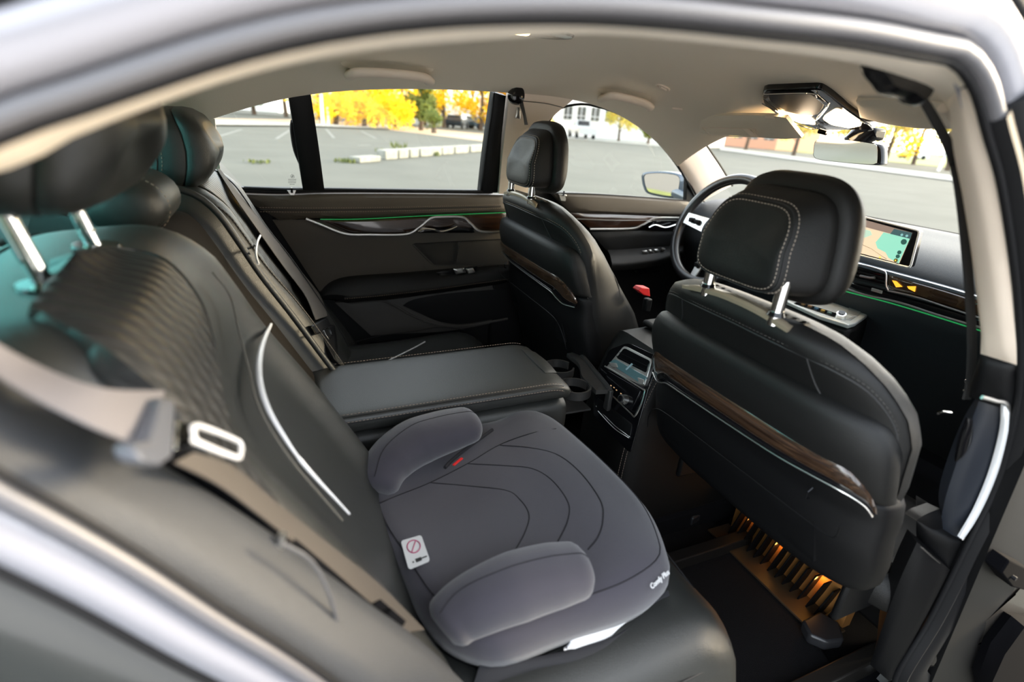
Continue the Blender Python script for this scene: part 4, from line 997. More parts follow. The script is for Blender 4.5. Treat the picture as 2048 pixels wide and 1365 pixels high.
for u0, u1, v0, v1 in ((.24, .31, .80, .835), (.40, .66, .755, .86), (.66, .93, .785, .815)):
    bm_.prism([bil(u0, v0)+up, bil(u1, v0)+up, bil(u1, v1)+up, bil(u0, v1)+up], (0, 0, .0006))
bm_.build('symbol', PIPE, stk, smooth=False)
# embroidered woven label on the front edge
lb_ = [at(x, y, Z=.555) for x, y in ((1301, 1170), (1326, 1148))]
for dx, L in ((0, 'Comfy'), (0, 'Pad')): pass
tgt = at(1314, 1172, Z=.57); ii = min(range(96), key=lambda i: (oc[i].x-tgt.x)**2+(oc[i].y-tgt.y)**2)
tan_ = (oc[(ii+1) % 96]-oc[ii-1]).normalized(); out_ = (oc[ii]-cen_).normalized(); nn_ = (out_+V((0, 0, .9))).normalized()
ux_ = tan_ if (tan_.dot(RR) > 0) else -tan_; uy_ = nn_.cross(ux_)
text('Comfy Plus', 'woven_label', .0105, WHT, bo, rim_pt(oc[ii], .985)+nn_*.0045, ux_, uy_, ext=.0006, bold=True)
# paper label and dust cover at the lower right edge
wl = [at(x, y, Y=yy) for x, y, yy in ((1130, 1298, -.565), (1150, 1276, -.563), (1200, 1258, -.562), (1256, 1234, -.556))]; wl2 = [at(x, y, Y=yy) for x, y, yy in ((1128, 1299, -.57), (1165, 1297, -.572), (1215, 1278, -.572), (1254, 1240, -.562))]
mb = MB(); mb.pad(lerp_grid(cr(wl, 20), cr(wl2, 20), 5), .001, back=.002); mb.build('paper_label', WHT, bo, label='white paper label hanging from the lower edge')
fl = [at(x, y, Z=zz) for x, y, zz in ((960, 1330, .52), (1050, 1318, .515), (1130, 1302, .512), (1230, 1270, .512), (1290, 1215, .515), (1336, 1180, .518))]
fl2 = [at(x, y, Z=zz) for x, y, zz in ((940, 1390, .50), (1060, 1345, .503), (1160, 1325, .504), (1255, 1280, .505), (1315, 1215, .507), (1345, 1212, .507))]
MB.face = V((.5, -.4, 3)); mb = MB(); mb.pad(lerp_grid(cr(fl, 40), cr(fl2, 40), 6), .004, back=.003, pw=3); mb.build('dust_cover', M('black_mesh', (.012, .012, .015), .8), bo); MB.face = CAM_C
# ================================================================== rear belts
bt = thing('seat_belt', tuple(at(360, 860, Y=-.56)), 'grey seat belt with a blurred metal tongue crossing the right rear backrest', 'seat belt')
def belt(c0, c1, mat, name, parent, n=60, back=.0015):
    mb = MB(); mb.pad(lerp_grid(cr(c0, n), cr(c1, n), 5), .0006, back=back, pw=10); return mb.build(name, mat, parent)
def onb(x, y, k=.03):
    p = at(x, y, F=FB); return p+(CAM_C-p).normalized()*k
bu = [onb(x, y) for x, y, yy in ((-80, 640, -.50), (60, 722, -.51), (200, 775, -.52), (330, 782, -.53))]
bl_ = [onb(x, y, .02) for x, y, yy in ((-80, 705, -.56), (60, 790, -.57), (180, 850, -.575), (300, 900, -.58))]
WBG = M('grey_webbing', (.15, .14, .145), .6, bump=('weave', 600, .3))
belt(bu, bl_, WBG, 'webbing', bt)
lu = [onb(x, y) for x, y, yy in ((390, 905, -.50), (470, 935, -.50), (560, 1010, -.505), (660, 1090, -.51), (760, 1170, -.52), (850, 1260, -.53))]
ld = [onb(x, y, .02) for x, y, yy in ((350, 925, -.565), (430, 965, -.565), (500, 1015, -.57), (600, 1095, -.575), (700, 1180, -.58), (790, 1270, -.59))]
belt(lu, ld, WEB, 'webbing', bt)
tg = [onb(x, y, .05) for x, y in [(322, 795), (354, 800), (352, 860), (348, 915), (325, 932), (285, 925), (262, 900), (268, 882), (300, 885), (312, 840)]]
MB().prism(tg, (-.012, .008, -.004)).build('tongue_cover', M('slate_plastic', (.09, .095, .11), .4), bt, bevel=.003)
tc_ = cr([onb(x, y, .045) for x, y in ((395, 852), (470, 880), (482, 890), (480, 912), (470, 915), (395, 885), (388, 870))], 40, closed=True)
MB().tube(tc_, .0022, seg=6, closed=True).build('tongue', ALW, bt, label='bright metal belt tongue')
mb = MB().prism([onb(x, y, .045) for x, y in [(356, 845), (395, 850), (398, 890), (350, 900)]], (-.003, .004, 0)); mb.build('tongue_plate', CHR, bt, bevel=.001)
# left rear belt
b2 = thing('seat_belt', tuple(at(650, 655, Y=.58)), 'brown-grey seat belt hanging down beside the left rear backrest', 'seat belt')
l0 = [onb(x, y, .025) for x, y in [(434, 338), (470, 395), (510, 452), (565, 530), (610, 590), (632, 640)]]; l1 = [onb(x, y, .02) for x, y in [(440, 338), (488, 400), (540, 465), (600, 540), (640, 590), (655, 632)]]
belt(l0, l1, WEB, 'webbing', b2)
m_ = MB().prism([onb(x, y, .035) for x, y in [(624, 652), (655, 636), (662, 650), (634, 668)]], (-.01, .01, -.004)); m_.build('tongue_cover', PLB, b2, bevel=.002)
MB().tube([onb(x, y, .04) for x, y in [(624, 654), (632, 668), (640, 666)]], .0022, seg=6).build('tongue', CHR, b2)
MB().prism([onb(x, y, .03) for x, y in [(637, 660), (668, 650), (700, 695), (690, 740), (670, 720)]], (-.012, .014, -.004)).build('buckle', PLB, b2, bevel=.003)
MB().tube(cr([onb(x, y, .034) for x, y in [(648, 662), (657, 656), (664, 672), (656, 678), (649, 664)]], 16), .0011, seg=5).build('buckle_slot', CHR, b2)
# front belts
b3 = thing('seat_belt', tuple(at(1035, 190, Y=.59)), 'black front seat belt anchor on the left middle pillar', 'seat belt')
c = cr(P_([(1025, 178), (1035, 172), (1046, 178), (1048, 195), (1042, 208), (1030, 208), (1022, 195)], Y=.585), 30, closed=True)
cc_ = sum(c, V())/30; MB().loft([[cc_+(p-cc_)*k+V((0, d, 0)) for p in c] for k, d in ((1.0, .025), (1.05, .004), (.9, -.008), (.55, -.012))]).build('belt_anchor', GLO, b3)
belt(P_([(1038, 205), (1046, 228), (1050, 250)], Y=.59), P_([(1046, 203), (1051, 226), (1056, 250)], Y=.60), WEBK, 'webbing', b3)
b4 = thing('seat_belt', tuple(at(1840, 170, Y=-.6)), 'black front seat belt hanging from a large anchor beside the open doorway', 'seat belt')
c = [(1728, 118), (1745, 122), (1800, 140), (1840, 158), (1856, 185), (1850, 200), (1838, 210), (1815, 195), (1785, 187), (1768, 178), (1755, 160), (1738, 140)]
c = cr([at(x, y, Y=-.615) for x, y in c], 50, closed=True); cc_ = sum(c, V())/50
nn = V((.25, 1, -.3)).normalized()
MB().loft([[cc_+(p-cc_)*k+nn*d for p in c] for k, d in ((.9, -.01), (1.0, -.002), (.98, .006), (.8, .012), (.4, .014))]).build('belt_anchor', M('anchor_black', (.007, .007, .008), .22, coat=.3), b4)
MB().tube(cr([at(x, y, Y=-.60) for x, y in ((1742, 140), (1756, 163), (1772, 184))], 10), [.001]+[.0022]*8+[.001], seg=6).build('anchor_clip', CHR, b4)
i_ = [(1836, 196), (1862, 240), (1892, 300), (1908, 352), (1918, 420), (1926, 500), (1934, 600), (1938, 700), (1934, 770), (1928, 800)]
o_ = [(1852, 190), (1880, 235), (1912, 295), (1930, 350), (1938, 420), (1944, 500), (1950, 600), (1954, 700), (1948, 770), (1942, 800)]
n_ = len(i_); belt([at(x, y, Y=-.60-.04*k/n_) for k, (x, y) in enumerate(i_)], [at(x, y, Y=-.602-.04*k/n_) for k, (x, y) in enumerate(o_)], WEBK, 'webbing', b4, back=.003)
MB().box(at(1928, 308, Y=-.62), (.02, .014, .03)).build('belt_button', PLB, b4, bevel=.003)
sc = [at(x, y, Y=-.602-.04*(y-560)/900) for x, y in ((1929, 560), (1934, 640), (1937, 700), (1935, 760))]; stitches(cr(sc, 40), r=.0007, dash=.003, gap=.003).build('stitching', THR, b4)
MB().tube(cr([at(x, y, Y=-.61) for x, y in ((1938, 757), (1931, 764), (1934, 775), (1928, 783))], 12), .0018, seg=6).build('metal_clip', CHR, b4)
for L in (((1876, 828), (1886, 824), (1902, 826)), ((1917, 920), (1925, 912), (1931, 908)), ((1882, 1040), (1888, 1012), (1893, 995), (1897, 1018), (1900, 1003), (1890, 1000))):
    MB().tube([at(x, y, Y=-.645) for x, y in L], .0016, seg=6).build('metal_clip', CHR, b4)
# ================================================================== grab handles, hooks, lamps, visors, mirror, console overhead
def handle(pts, F, label, r=.0075, w_=None, wide=.012):
    c = [at(x, y, F=FR, T0=.75) for x, y in pts]
    t = thing('grab_handle', tuple(c[0]), label, 'grab handle', 'roof grab handles')
    nrm = V((0, -.6, -.8)) if c[0].y > 0 else V((0, .75, -.65))
    a, b = c[0], c[-1]
    ds = [0, .026]+[.042]*(len(c)-4)+[.026, 0]
    P = cr([p+nrm*d for p, d in zip(c, ds)], 60)
    MB().tube(P, .0125, seg=12, up=nrm, sq=.8).build('handle_bar', BEI, t)
    # recess cup behind
    ax = (b-a).normalized(); up = ax.cross(nrm).normalized(); m = sum(c, V())/len(c)
    L = (b-a).length/2+.02
    rgs = []
    for k, d in ((1.0, .002), (.9, .0005)): rgs.append([m+ax*L*k*math.cos(q)+up*.024*k*math.sin(q)+nrm*d for q in [2*math.pi*i/36 for i in range(36)]])
    MB().loft(rgs).build('mount_recess', HEAD, t)
    return t
handle([(702, 143), (696, 133), (697, 120), (715, 114), (775, 117), (838, 125), (855, 134), (854, 146), (850, 153)], FR, 'beige roof grab handle above the left rear window')
handle([(1207, 193), (1198, 183), (1203, 171), (1220, 166), (1250, 172), (1280, 181), (1294, 190), (1293, 200), (1286, 208)], FR, 'beige roof grab handle above the left front window')
h3 = thing('grab_handle', tuple(at(1905, 225, Y=-.60)), 'beige roof grab handle on the right, partly hidden behind the belt', 'grab handle')
MB().tube(cr([at(x, y, Y=-.58) for x, y in ((1888, 215), (1902, 222), (1914, 240), (1922, 262), (1920, 275), (1905, 272))], 20), .008, seg=10, sq=.7).build('handle_bar', BEI, h3)
# coat hook / sensor on the headliner
c = at(1326, 174, F=FR, T0=.75); ck = thing('roof_hook', tuple(c), 'small oval beige fitting on the headliner', 'hook')
ax = (at(1337, 181, F=FR, T0=.75)-at(1316, 169, F=FR, T0=.75)); L = ax.length/2; ax.normalize(); up = V((0, 0, 1)).cross(ax)
MB().tube([c+ax*L*math.cos(a)+up*.012*math.sin(a)-V((0, 0, .001)) for a in [2*math.pi*k/24 for k in range(24)]], .0028, seg=6, closed=True).build('rim', BEI, ck)
MB().tube([c-ax*L*.5-V((0, 0, .003)), c+ax*L*.5-V((0, 0, .003))], .004, seg=8).build('tab', BEI, ck)
# rear dome lamp
c = at(1075, 64, F=FR, T0=.75); dl = thing('dome_lamp', tuple(c), 'small glowing dome lamp in the headliner above the rear seats', 'lamp')
def ell(c, a, b, n=32, z=0): return [c+V((a*math.cos(q), b*math.sin(q), z)) for q in [2*math.pi*k/n for k in range(n)]]
MB().loft([ell(c, .08, .05, z=.003), ell(c, .075, .045, z=-.004), ell(c, .06, .03, z=-.006)]).build('bezel', GLO, dl)
MB().loft([ell(c+V((-.035, .0, 0)), .022, .016, z=-.004), ell(c+V((-.035, 0, 0)), .016, .012, z=-.009)]).build('lens', LAMP, dl)
# overhead console
oc_ = thing('overhead_console', (1.42, 0, 1.30), 'gloss black overhead console with warm lit lamps', 'overhead console')
FC = lambda p: p.z-(zroof(p.x, p.y)-.014)
FC2 = lambda p: p.z-(zroof(p.x, p.y)-.019)
FC3 = lambda p: p.z-(zroof(p.x, p.y)-.017)
def slab(name, px, F, d, mat, bev=.002, n=50, smooth_=True, label=None):
    c = [at(x, y, F=F, T0=.9) for x, y in px]
    if smooth_: c = cr(c, n, closed=True)
    return MB().prism(c, (0, 0, d)).build(name, mat, oc_, bevel=bev, label=label)
def rc(px, r=6):
    """polygon with lightly rounded corners"""
    out = []; n = len(px)
    for i in range(n):
        a, b, c = V(px[i-1]+(0,)), V(px[i]+(0,)), V(px[(i+1) % n]+(0,))
        d1, d2 = (a-b), (c-b); k1, k2 = min(r, d1.length*.4), min(r, d2.length*.4)
        p, q = b+d1.normalized()*k1, b+d2.normalized()*k2
        for t in (0, .5, 1): w_ = p.lerp(b, t).lerp(b.lerp(q, t), t); out.append((w_.x, w_.y))
    return out
slab('housing', rc([(1524, 182), (1642, 179), (1700, 225), (1746, 256), (1738, 260), (1640, 261), (1560, 236), (1524, 205)], 10), FC, .02, GLO, .003, smooth_=False)
slab('control_panel', rc([(1535, 188), (1618, 186), (1634, 196), (1650, 210), (1636, 230), (1610, 233), (1570, 222), (1538, 202)], 8), FC2, .012, M('satin_black', (.006, .006, .008), .5, spec=.2), .002, smooth_=False)
slab('reading_lamp', rc([(1554, 221), (1590, 232), (1620, 238), (1632, 250), (1600, 247), (1570, 234)], 4), FC2, .010, LAMP, .001, smooth_=False, label='warm lit lamp lens')
slab('reading_lamp', rc([(1668, 222), (1684, 228), (1724, 252), (1700, 257), (1662, 250), (1644, 238)], 5), FC2, .010, LAMP, .001, smooth_=False, label='warm lit lamp lens')
for L in ([(1530, 186), (1620, 184), (1634, 193), (1652, 208), (1656, 212), (1640, 232), (1632, 240), (1636, 248), (1652, 256)], [(1524, 204), (1556, 222), (1580, 240), (1620, 255), (1636, 254)], [(1720, 238), (1735, 246), (1746, 256), (1738, 259)]):
    MB().tube(cr([at(x, y, F=FC3, T0=.9)+V((0, 0, -.003)) for x, y in L], 40), .0016, seg=6).build('metal_line', CHR, oc_)
text('SOS', 'marking', .008, ALW, oc_, at(1592, 218, F=FC2, T0=.9)+V((0, 0, -.001)), (0, -1, 0), (1, 0, 0), ext=.0001)
c = at(1638, 262, Y=0); tag(MB().tube([c, c+V((.004, -.02, -.004))], .006, seg=10).build('microphone', GLO, oc_))
for i, q in enumerate(((1604, 240), (1690, 242))):
    L = bpy.data.lights.new('reading_light', 'POINT'); L.energy = .14; L.color = (1, .76, .52); L.shadow_soft_size = .02
    lo_ = bpy.data.objects.new('reading_light', L); COL.objects.link(lo_); p = at(q[0], q[1], F=FC2, T0=.9)+V((0, 0, -.02)); lo_.location = p
# visors
def visor(px0, px1, X0, X1, label, n=20):
    t = thing('sun_visor', tuple(at(*px0[0], X=X0)), label, 'sun visor')
    A = cr([at(x, y, X=X0) for x, y in px0], n); B = cr([at(x, y, X=X1) for x, y in px1], n)
    MB.face = V((.9, 0, .9)); mb = MB(); mb.pad(lerp_grid(A, B, 8), .006, back=.010, pw=5); mb.build('visor_panel', HEAD, t); MB.face = CAM_C
    return t
v1 = visor([(1364, 236), (1420, 232), (1480, 231), (1540, 232), (1572, 236)], [(1372, 260), (1410, 268), (1480, 272), (1560, 278), (1604, 276)], 1.44, 1.50, 'beige sun visor with a mirror flap over the driver side of the windscreen')
vm = [at(x, y, X=1.478)+V((-.012, 0, -.004)) for x, y in ((1410, 253), (1518, 256), (1522, 272), (1428, 269))]
MB().tube(vm, .0014, seg=5, closed=True).build('mirror_flap', BEI, v1)
MB().prism([at(x, y, X=1.478)+V((-.013, 0, -.004)) for x, y in ((1490, 254), (1505, 255), (1524, 272), (1510, 272))], (.004, 0, 0)).build('flap_grip', BEI, v1, bevel=.001)
MB().tube([at(1366, 240, X=1.45), at(1352, 238, X=1.47)], .008, seg=10).build('visor_pivot', BEI, v1)
MB().box(at(1544, 234, X=1.45), (.02, .035, .012)).build('visor_clip', BEI, v1, bevel=.003)
v2 = visor([(1712, 202), (1760, 200), (1830, 203), (1900, 208)], [(1720, 235), (1770, 248), (1840, 257), (1905, 258)], 1.40, 1.48, 'beige sun visor folded flat above the passenger side of the windscreen')
slab2 = MB().tube([at(1345, 216, F=FR, T0=.75)+V((0, 0, -.001)), at(1365, 218, F=FR, T0=.75)+V((0, 0, -.001))], .004, seg=6)
tag(slab2.build('roof_clip', BEI), 'tiny beige clip in the headliner above the driver sun visor', 'clip')
# rear-view mirror
rm_ = thing('rear_view_mirror', (1.60, 0, 1.24), 'black framed interior mirror hanging below the overhead console', 'mirror')
oc2 = [(1630, 284), (1640, 279), (1690, 279), (1750, 287), (1760, 292), (1761, 322), (1757, 329), (1740, 330), (1690, 326), (1640, 320), (1628, 314), (1627, 305)]
XM = lambda p: p.x-1.58-.20*p.y
r0 = cr([at(x, y, F=XM) for x, y in oc2], 60, closed=True); c0 = sum(r0, V())/60; n0 = V((1, -.20, 0)).normalized()
MB().loft([[c0+(p-c0)*k+n0*d for p in r0] for k, d in ((.955, .002), (.975, -.003), (1.0, 0), (1.01, .012), (.95, .026), (.6, .034))]).build('housing', GLO, rm_)
MB().loft([[c0+(p-c0)*k+n0*d for p in r0] for k, d in ((.955, .001), (.955, -.0035), (.95, -.004))]).build('mirror_glass', M('mirror_glass', (.86, .88, .86), .08, metal=1), rm_)
MB().tube([c0+V((.01, 0, .02)), at(1735, 262, X=1.62)], [.022, .034], seg=12).build('mirror_stem', GLO, rm_)
MB().box(at(1738, 268, X=1.63), (.05, .06, .03)).build('sensor_cover', PLB, rm_, bevel=.008)
# ================================================================== steering wheel
sw = thing('steering_wheel', (1.62, .41, .90), 'black leather steering wheel with silver spokes', 'steering wheel')
cw = V((1.60, .405, .905)); ax = V((-.92, 0, .38)).normalized(); ux = V((0, 1, 0)); uy = ax.cross(ux).normalized()
if uy.z < 0: uy = -uy
R_ = .190
rim = [cw+(ux*math.cos(a)+uy*math.sin(a))*R_ for a in [2*math.pi*k/72 for k in range(72)]]
MB().tube(rim, .0175, seg=12, closed=True).build('rim', M('wheel_leather', (.018, .018, .02), .3, spec=.6), sw)
hub = [cw-ax*.01+(ux*math.cos(a)*.075+uy*math.sin(a)*.065) for a in [2*math.pi*k/36 for k in range(36)]]
hc = cw-ax*.01
MB().loft([[hc+(p-hc)*k+ax*d for p in hub] for k, d in ((.9, -.05), (1, 0), (.92, .018), (.5, .026))]).build('hub', LEA, sw)
for a0 in (4, 176, 270):
    d = ux*math.cos(math.radians(a0))+uy*math.sin(math.radians(a0)); pe = ax.cross(d)
    w_ = .028 if a0 != 270 else .018
    MB().prism([hc+d*.06+pe*w_, hc+d*.185+pe*w_*.8+ax*.006, hc+d*.185-pe*w_*.8+ax*.006, hc+d*.06-pe*w_], ax*.012).build('spoke', ALU, sw, bevel=.003, label='silver wheel spoke')
    for k in (.105, .135): MB().box(hc+d*k+ax*.02, (.016, .02, .016)).build('wheel_button', PLB, sw, bevel=.002)
MB().tube([cw-ax*.03, cw-ax*.25], .035, seg=16).build('column', PLB, sw)
# ================================================================== dashboard
da = thing('dashboard', (1.9, 0, .12), 'dark dashboard with wood trim, air vents and a pale upper pad', 'dashboard')
DT = M('dash_leather', (.020, .024, .028), .62, spec=.35, bump=('leather', 700, .2))
# cross section: x, z (lower front to windscreen), swept over y
sec = [(1.78, .45), (1.72, .70), (1.675, .80), (1.665, .825), (1.672, .905), (1.685, .925), (1.74, .952), (1.82, .968), (1.95, .975), (2.10, .978), (2.30, .95), (2.3, .4)]
def dash_x(y): return .0+.06*(abs(y)/.7)**2*0
rg = []
for i in range(31):
    y = -.72+1.44*i/30
    c = cr([V((x, 0, z)) for x, z in sec[:11]], 50)
    rg.append([V((p.x+.05*max(0, y/.7), y, p.z+.006*math.exp(-(y/.25)**2))) for p in c]+[V((2.3, y, .4))])
MB().loft(rg).build('upper_pad', DT, da, auto=50)
XD = lambda x0: (lambda p: p.x-x0-.05*max(0, p.y/.7))
def dstrip(name, top, bot, mat, x0=1.66, thick=.006, n=30, label=None, parent=da, pw=5):
    A = cr([at(x, y, F=XD(x0)) for x, y in top], n); B = cr([at(x, y, F=XD(x0)) for x, y in bot], n)
    mb = MB(); mb.pad(lerp_grid(A, B, 8), thick, back=.01, pw=pw); return mb.build(name, mat, parent, label=label)
dstrip('wood_trim', [(1776, 547), (1830, 562), (1900, 582), (1990, 612)], [(1776, 578), (1830, 592), (1900, 614), (1990, 644)], M('dash_wood', (.03, .014, .007), .12, coat=1, var=((.065, .036, .018), 30)))
dstrip('trim_band', [(1690, 518), (1776, 541), (1900, 575), (1990, 603)], [(1690, 526), (1776, 550), (1900, 584), (1990, 613)], M('band_blue', (.10, .12, .15), .3, coat=.6), 1.662)
dstrip('gloss_band', [(1700, 563), (1772, 583), (1900, 619), (1990, 647)], [(1700, 578), (1772, 600), (1900, 640), (1990, 668)], GLO, 1.662)
for L, r_, nm in (([(1690, 577), (1730, 590), (1800, 606), (1880, 632), (1990, 664)], .0028, 'metal_line'), ([(1776, 582), (1830, 594), (1900, 617), (1990, 646)], .0022, 'metal_line'), ([(1690, 524), (1730, 531), (1764, 541), (1772, 548), (1772, 570), (1776, 581)], .0022, 'vent_frame')):
    MB().tube(cr([at(x, y, F=XD(1.655)) for x, y in L], 50), r_, seg=6).build(nm, ALU, da)
MB().tube(cr([at(x, y, F=XD(1.664)) for x, y in ((1690, 583), (1800, 612), (1990, 671))], 40), .0018, seg=6).build('light_strip', GRN, da, label='glowing green light strip')
dstrip('vent_opening', [(1690, 524), (1740, 534), (1770, 542)], [(1690, 562), (1735, 574), (1772, 582)], GLO, 1.668, .001)
for k in range(5):
    dy = k*8; MB().tube([at(1695, 530+dy, F=XD(1.66)), at(1770, 549+dy*.95, F=XD(1.66))], .0022, seg=4).build('vent_slat', PLB, da)
MB().tube([at(x, y, F=XD(1.652)) for x, y in ((1720, 552), (1740, 556), (1750, 556))], .0032, seg=6).build('vent_tab', ALU, da)
MB().prism([at(x, y, F=XD(1.654)) for x, y in ((1743, 576), (1764, 582), (1763, 588), (1742, 582))], (.004, 0, 0)).build('badge', ALU, da, bevel=.0006)
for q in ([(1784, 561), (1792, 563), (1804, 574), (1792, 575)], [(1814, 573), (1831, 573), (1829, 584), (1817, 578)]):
    MB().prism([at(x, y, F=XD(1.651)) for x, y in q], (.002, 0, 0)).build('amber_glint', M('amber_glow', (.9, .4, .03), .3, emit=(1, .42, .03), es=.45), da, label='amber lamp reflection in the glossy wood')  # reflection drawn as small glowing plates, no lamp here
cv = [at(x, y, F=lambda p: p.z-(.952+(p.x-1.74)*.2)) for x, y in ((1830, 500), (1900, 518), (1990, 540))]
stitches(cr(cv, 60)).build('stitching', THRW, da)
MB().tube(cr([p+V((0, 0, .001)) for p in cv], 30), .0012, seg=5).build('seam', PIPE, da)
# speaker grille perforation on the dash top
pg = MB()
for i in range(26):
    for j in range(5):
        p = V((1.93+.03*j+.0, -.02-.022*i*.6, .9765)); pg.disc(p, (0, 0, 1), .0022, .0008, 6)
tag(pg.build('perforation', GLO, da), kind='stuff')
# screen
sc_ = thing('display_screen', tuple(at(1760, 500, X=1.62)), 'wide navigation screen with a silver rim showing a beige and green map', 'screen')
XS = lambda p: p.x-1.62-(.10*(p.y+.0))
f4 = [(1640, 412), (1832, 462), (1838, 468), (1821, 534), (1814, 536), (1620, 486)]
o4 = cr([at(x, y, F=XS) for x, y in rc(f4, 5)], 60, closed=True)
MB().prism([at(x, y, F=XS) for x, y in rc([(1640, 412), (1840, 462), (1821, 536), (1622, 486)], 6)], (.016, 0, 0)).build('casing', GLO, sc_, bevel=.001)
MB().tube([at(x, y, F=XS)+V((-.001, 0, 0)) for x, y in rc([(1640, 412), (1840, 462), (1821, 536), (1622, 486)], 6)], .0026, seg=6, closed=True).build('rim', ALW, sc_, label='silver screen rim')
def em(name, c, s=1.0): return M(name, tuple(x*.3 for x in c), .3, emit=c, es=s*.5)
def flat(name, px, mat, k, parent=sc_, sm=False):
    P = [at(x, y, F=XS)+V((-.0015-.0006*k, 0, 0)) for x, y in px]
    if sm: P = cr(P, 40, closed=True)
    return MB().prism(P, (.0004, 0, 0)).build(name, mat, parent, smooth=False)
flat('map_view', [(1646, 420), (1822, 474), (1799, 527), (1627, 482)], em('map_beige', (.80, .62, .42), .75), 0)
flat('map_sea', [(1768, 465), (1821, 477), (1798, 527), (1778, 516), (1772, 505), (1756, 497), (1752, 485), (1760, 476)], em('map_sea', (.28, .66, .50), .75), 1)
flat('map_land', [(1646, 436), (1742, 462), (1745, 470), (1730, 476), (1640, 455)], em('map_pale', (.50, .70, .55), .7), 1)
flat('header_bar', [(1650, 418), (1826, 466), (1821, 478), (1647, 432)], em('map_header', (.30, .22, .18), .6), 2)
flat('header_end', [(1790, 458), (1826, 466), (1822, 478), (1782, 468)], em('map_slate', (.06, .12, .13), .6), 3)
MB().tube([at(x, y, F=XS)+V((-.004, 0, 0)) for x, y in ((1725, 489), (1745, 498), (1765, 512), (1775, 518))], .0008, seg=4).build('map_road', em('road', (.25, .18, .12), .5), sc_)
for (x, y, r_, c) in ((1810, 484, .0068, (.03, .10, .08)), (1801, 505, .0048, (.03, .10, .08)), (1798, 513, .0048, (.03, .10, .08)), (1794, 521, .0048, (.12, .10, .03)), (1806, 470, .0030, (.25, .5, .5)), (1816, 472, .0030, (.25, .5, .5))):
    MB().disc(at(x, y, F=XS)+V((-.0045, 0, 0)), (-1, 0, 0), r_, .0006, 20).build('map_button', em('btn%d' % x, c, .7), sc_)
MB().disc(at(1794, 521, F=XS)+V((-.006, 0, 0)), (-1, 0, 0), .0022, .0006, 3).build('map_marker', em('amber_px', (1, .6, .05), 1), sc_)
MB().disc(at(1763, 515, F=XS)+V((-.006, 0, 0)), (-1, 0, 0), .0028, .0006, 4).build('map_marker', em('amber_px2', (1, .6, .05), 1), sc_)
# ================================================================== front centre stack / console
cs = thing('centre_console', (1.4, 0, .12), 'black centre console with a silver control panel and rear air vents', 'console')
zp = .775
top_ = [at(x, y, Z=zp) for x, y in ((1560, 596), (1600, 588), (1708, 586), (1757, 606), (1760, 612), (1712, 646), (1698, 650), (1640, 632))]
MB().prism(top_, (0, 0, -.012)).build('control_panel', M('pale_silver', (.62, .65, .64), .35, metal=.3), cs, bevel=.003, label='pale silver control panel')
bt_ = [at(x, y, Z=zp+.001) for x, y in ((1585, 603), (1680, 640), (1666, 642), (1570, 606))]
MB().prism([at(x, y, Z=zp+.0015) for x, y in ((1598, 604), (1674, 628), (1668, 634), (1588, 607))], (0, 0, .001)).build('toggle_bar', GLO, cs)
for k, c in enumerate(((.5, .3, .12), (.35, .2, .1), (.12, .25, .4), (.7, .45, .1), (.2, .3, .28))):
    p = at(1607+k*13, 608+k*4.4, Z=zp+.004); MB().box(p, (.008, .010, .004)).build('toggle', M('toggle%d' % k, c, .3, metal=.4), cs, bevel=.001)
p = at(1682, 631, Z=zp+.008); MB().disc(p-V((0, 0, .01)), (-.35, -.2, 1), .014, .018, 28, .012).build('rotary_knob', CHR, cs)
MB().disc(p+V((-.003, -.002, .008)), (-.35, -.2, 1), .0085, .002, 24).build('knob_cap', GLO, cs)
for q in ([(1716, 597), (1746, 607), (1736, 616), (1704, 606)], [(1698, 616), (1722, 624), (1714, 634), (1692, 628)], [(1700, 636), (1712, 634), (1702, 641), (1693, 639)]):
    MB().prism([at(x, y, Z=zp+.001) for x, y in q], (0, 0, .0014)).build('button_plate', M('button_silver', (.60, .62, .61), .3, metal=.7) if q[0][0] == 1716 else bpy.data.materials['button_silver'], cs, bevel=.0005)
MB().prism([p+V((.01, 0, -.014)) for p in top_]+[], (0, 0, -.25)).build('stack_body', LEA, cs, bevel=.012)
mb = MB(); rg = []
for x, w_, z0, z1 in ((.935, .095, .14, .50), (.957, .112, .14, .575), (.988, .118, .14, .66), (1.012, .118, .14, .712), (1.2, .118, .14, .72), (1.5, .115, .14, .74), (1.62, .13, .14, .76)):
    rg.append([V((x, w_*sg(math.cos(a))*abs(math.cos(a))**.3, (z0+z1)/2+(z1-z0)/2*sg(math.sin(a))*abs(math.sin(a))**.3)) for a in [2*math.pi*(k+.5)/40 for k in range(40)]])
mb.loft(rg).build('console_body', LEA, cs, auto=60)
MB().prism([V((1.08, -.09, .715)), V((1.08, .09, .715)), V((1.34, .09, .722)), V((1.34, -.09, .722))], (0, 0, .018)).build('armrest_lid', LEA, cs, bevel=.012)
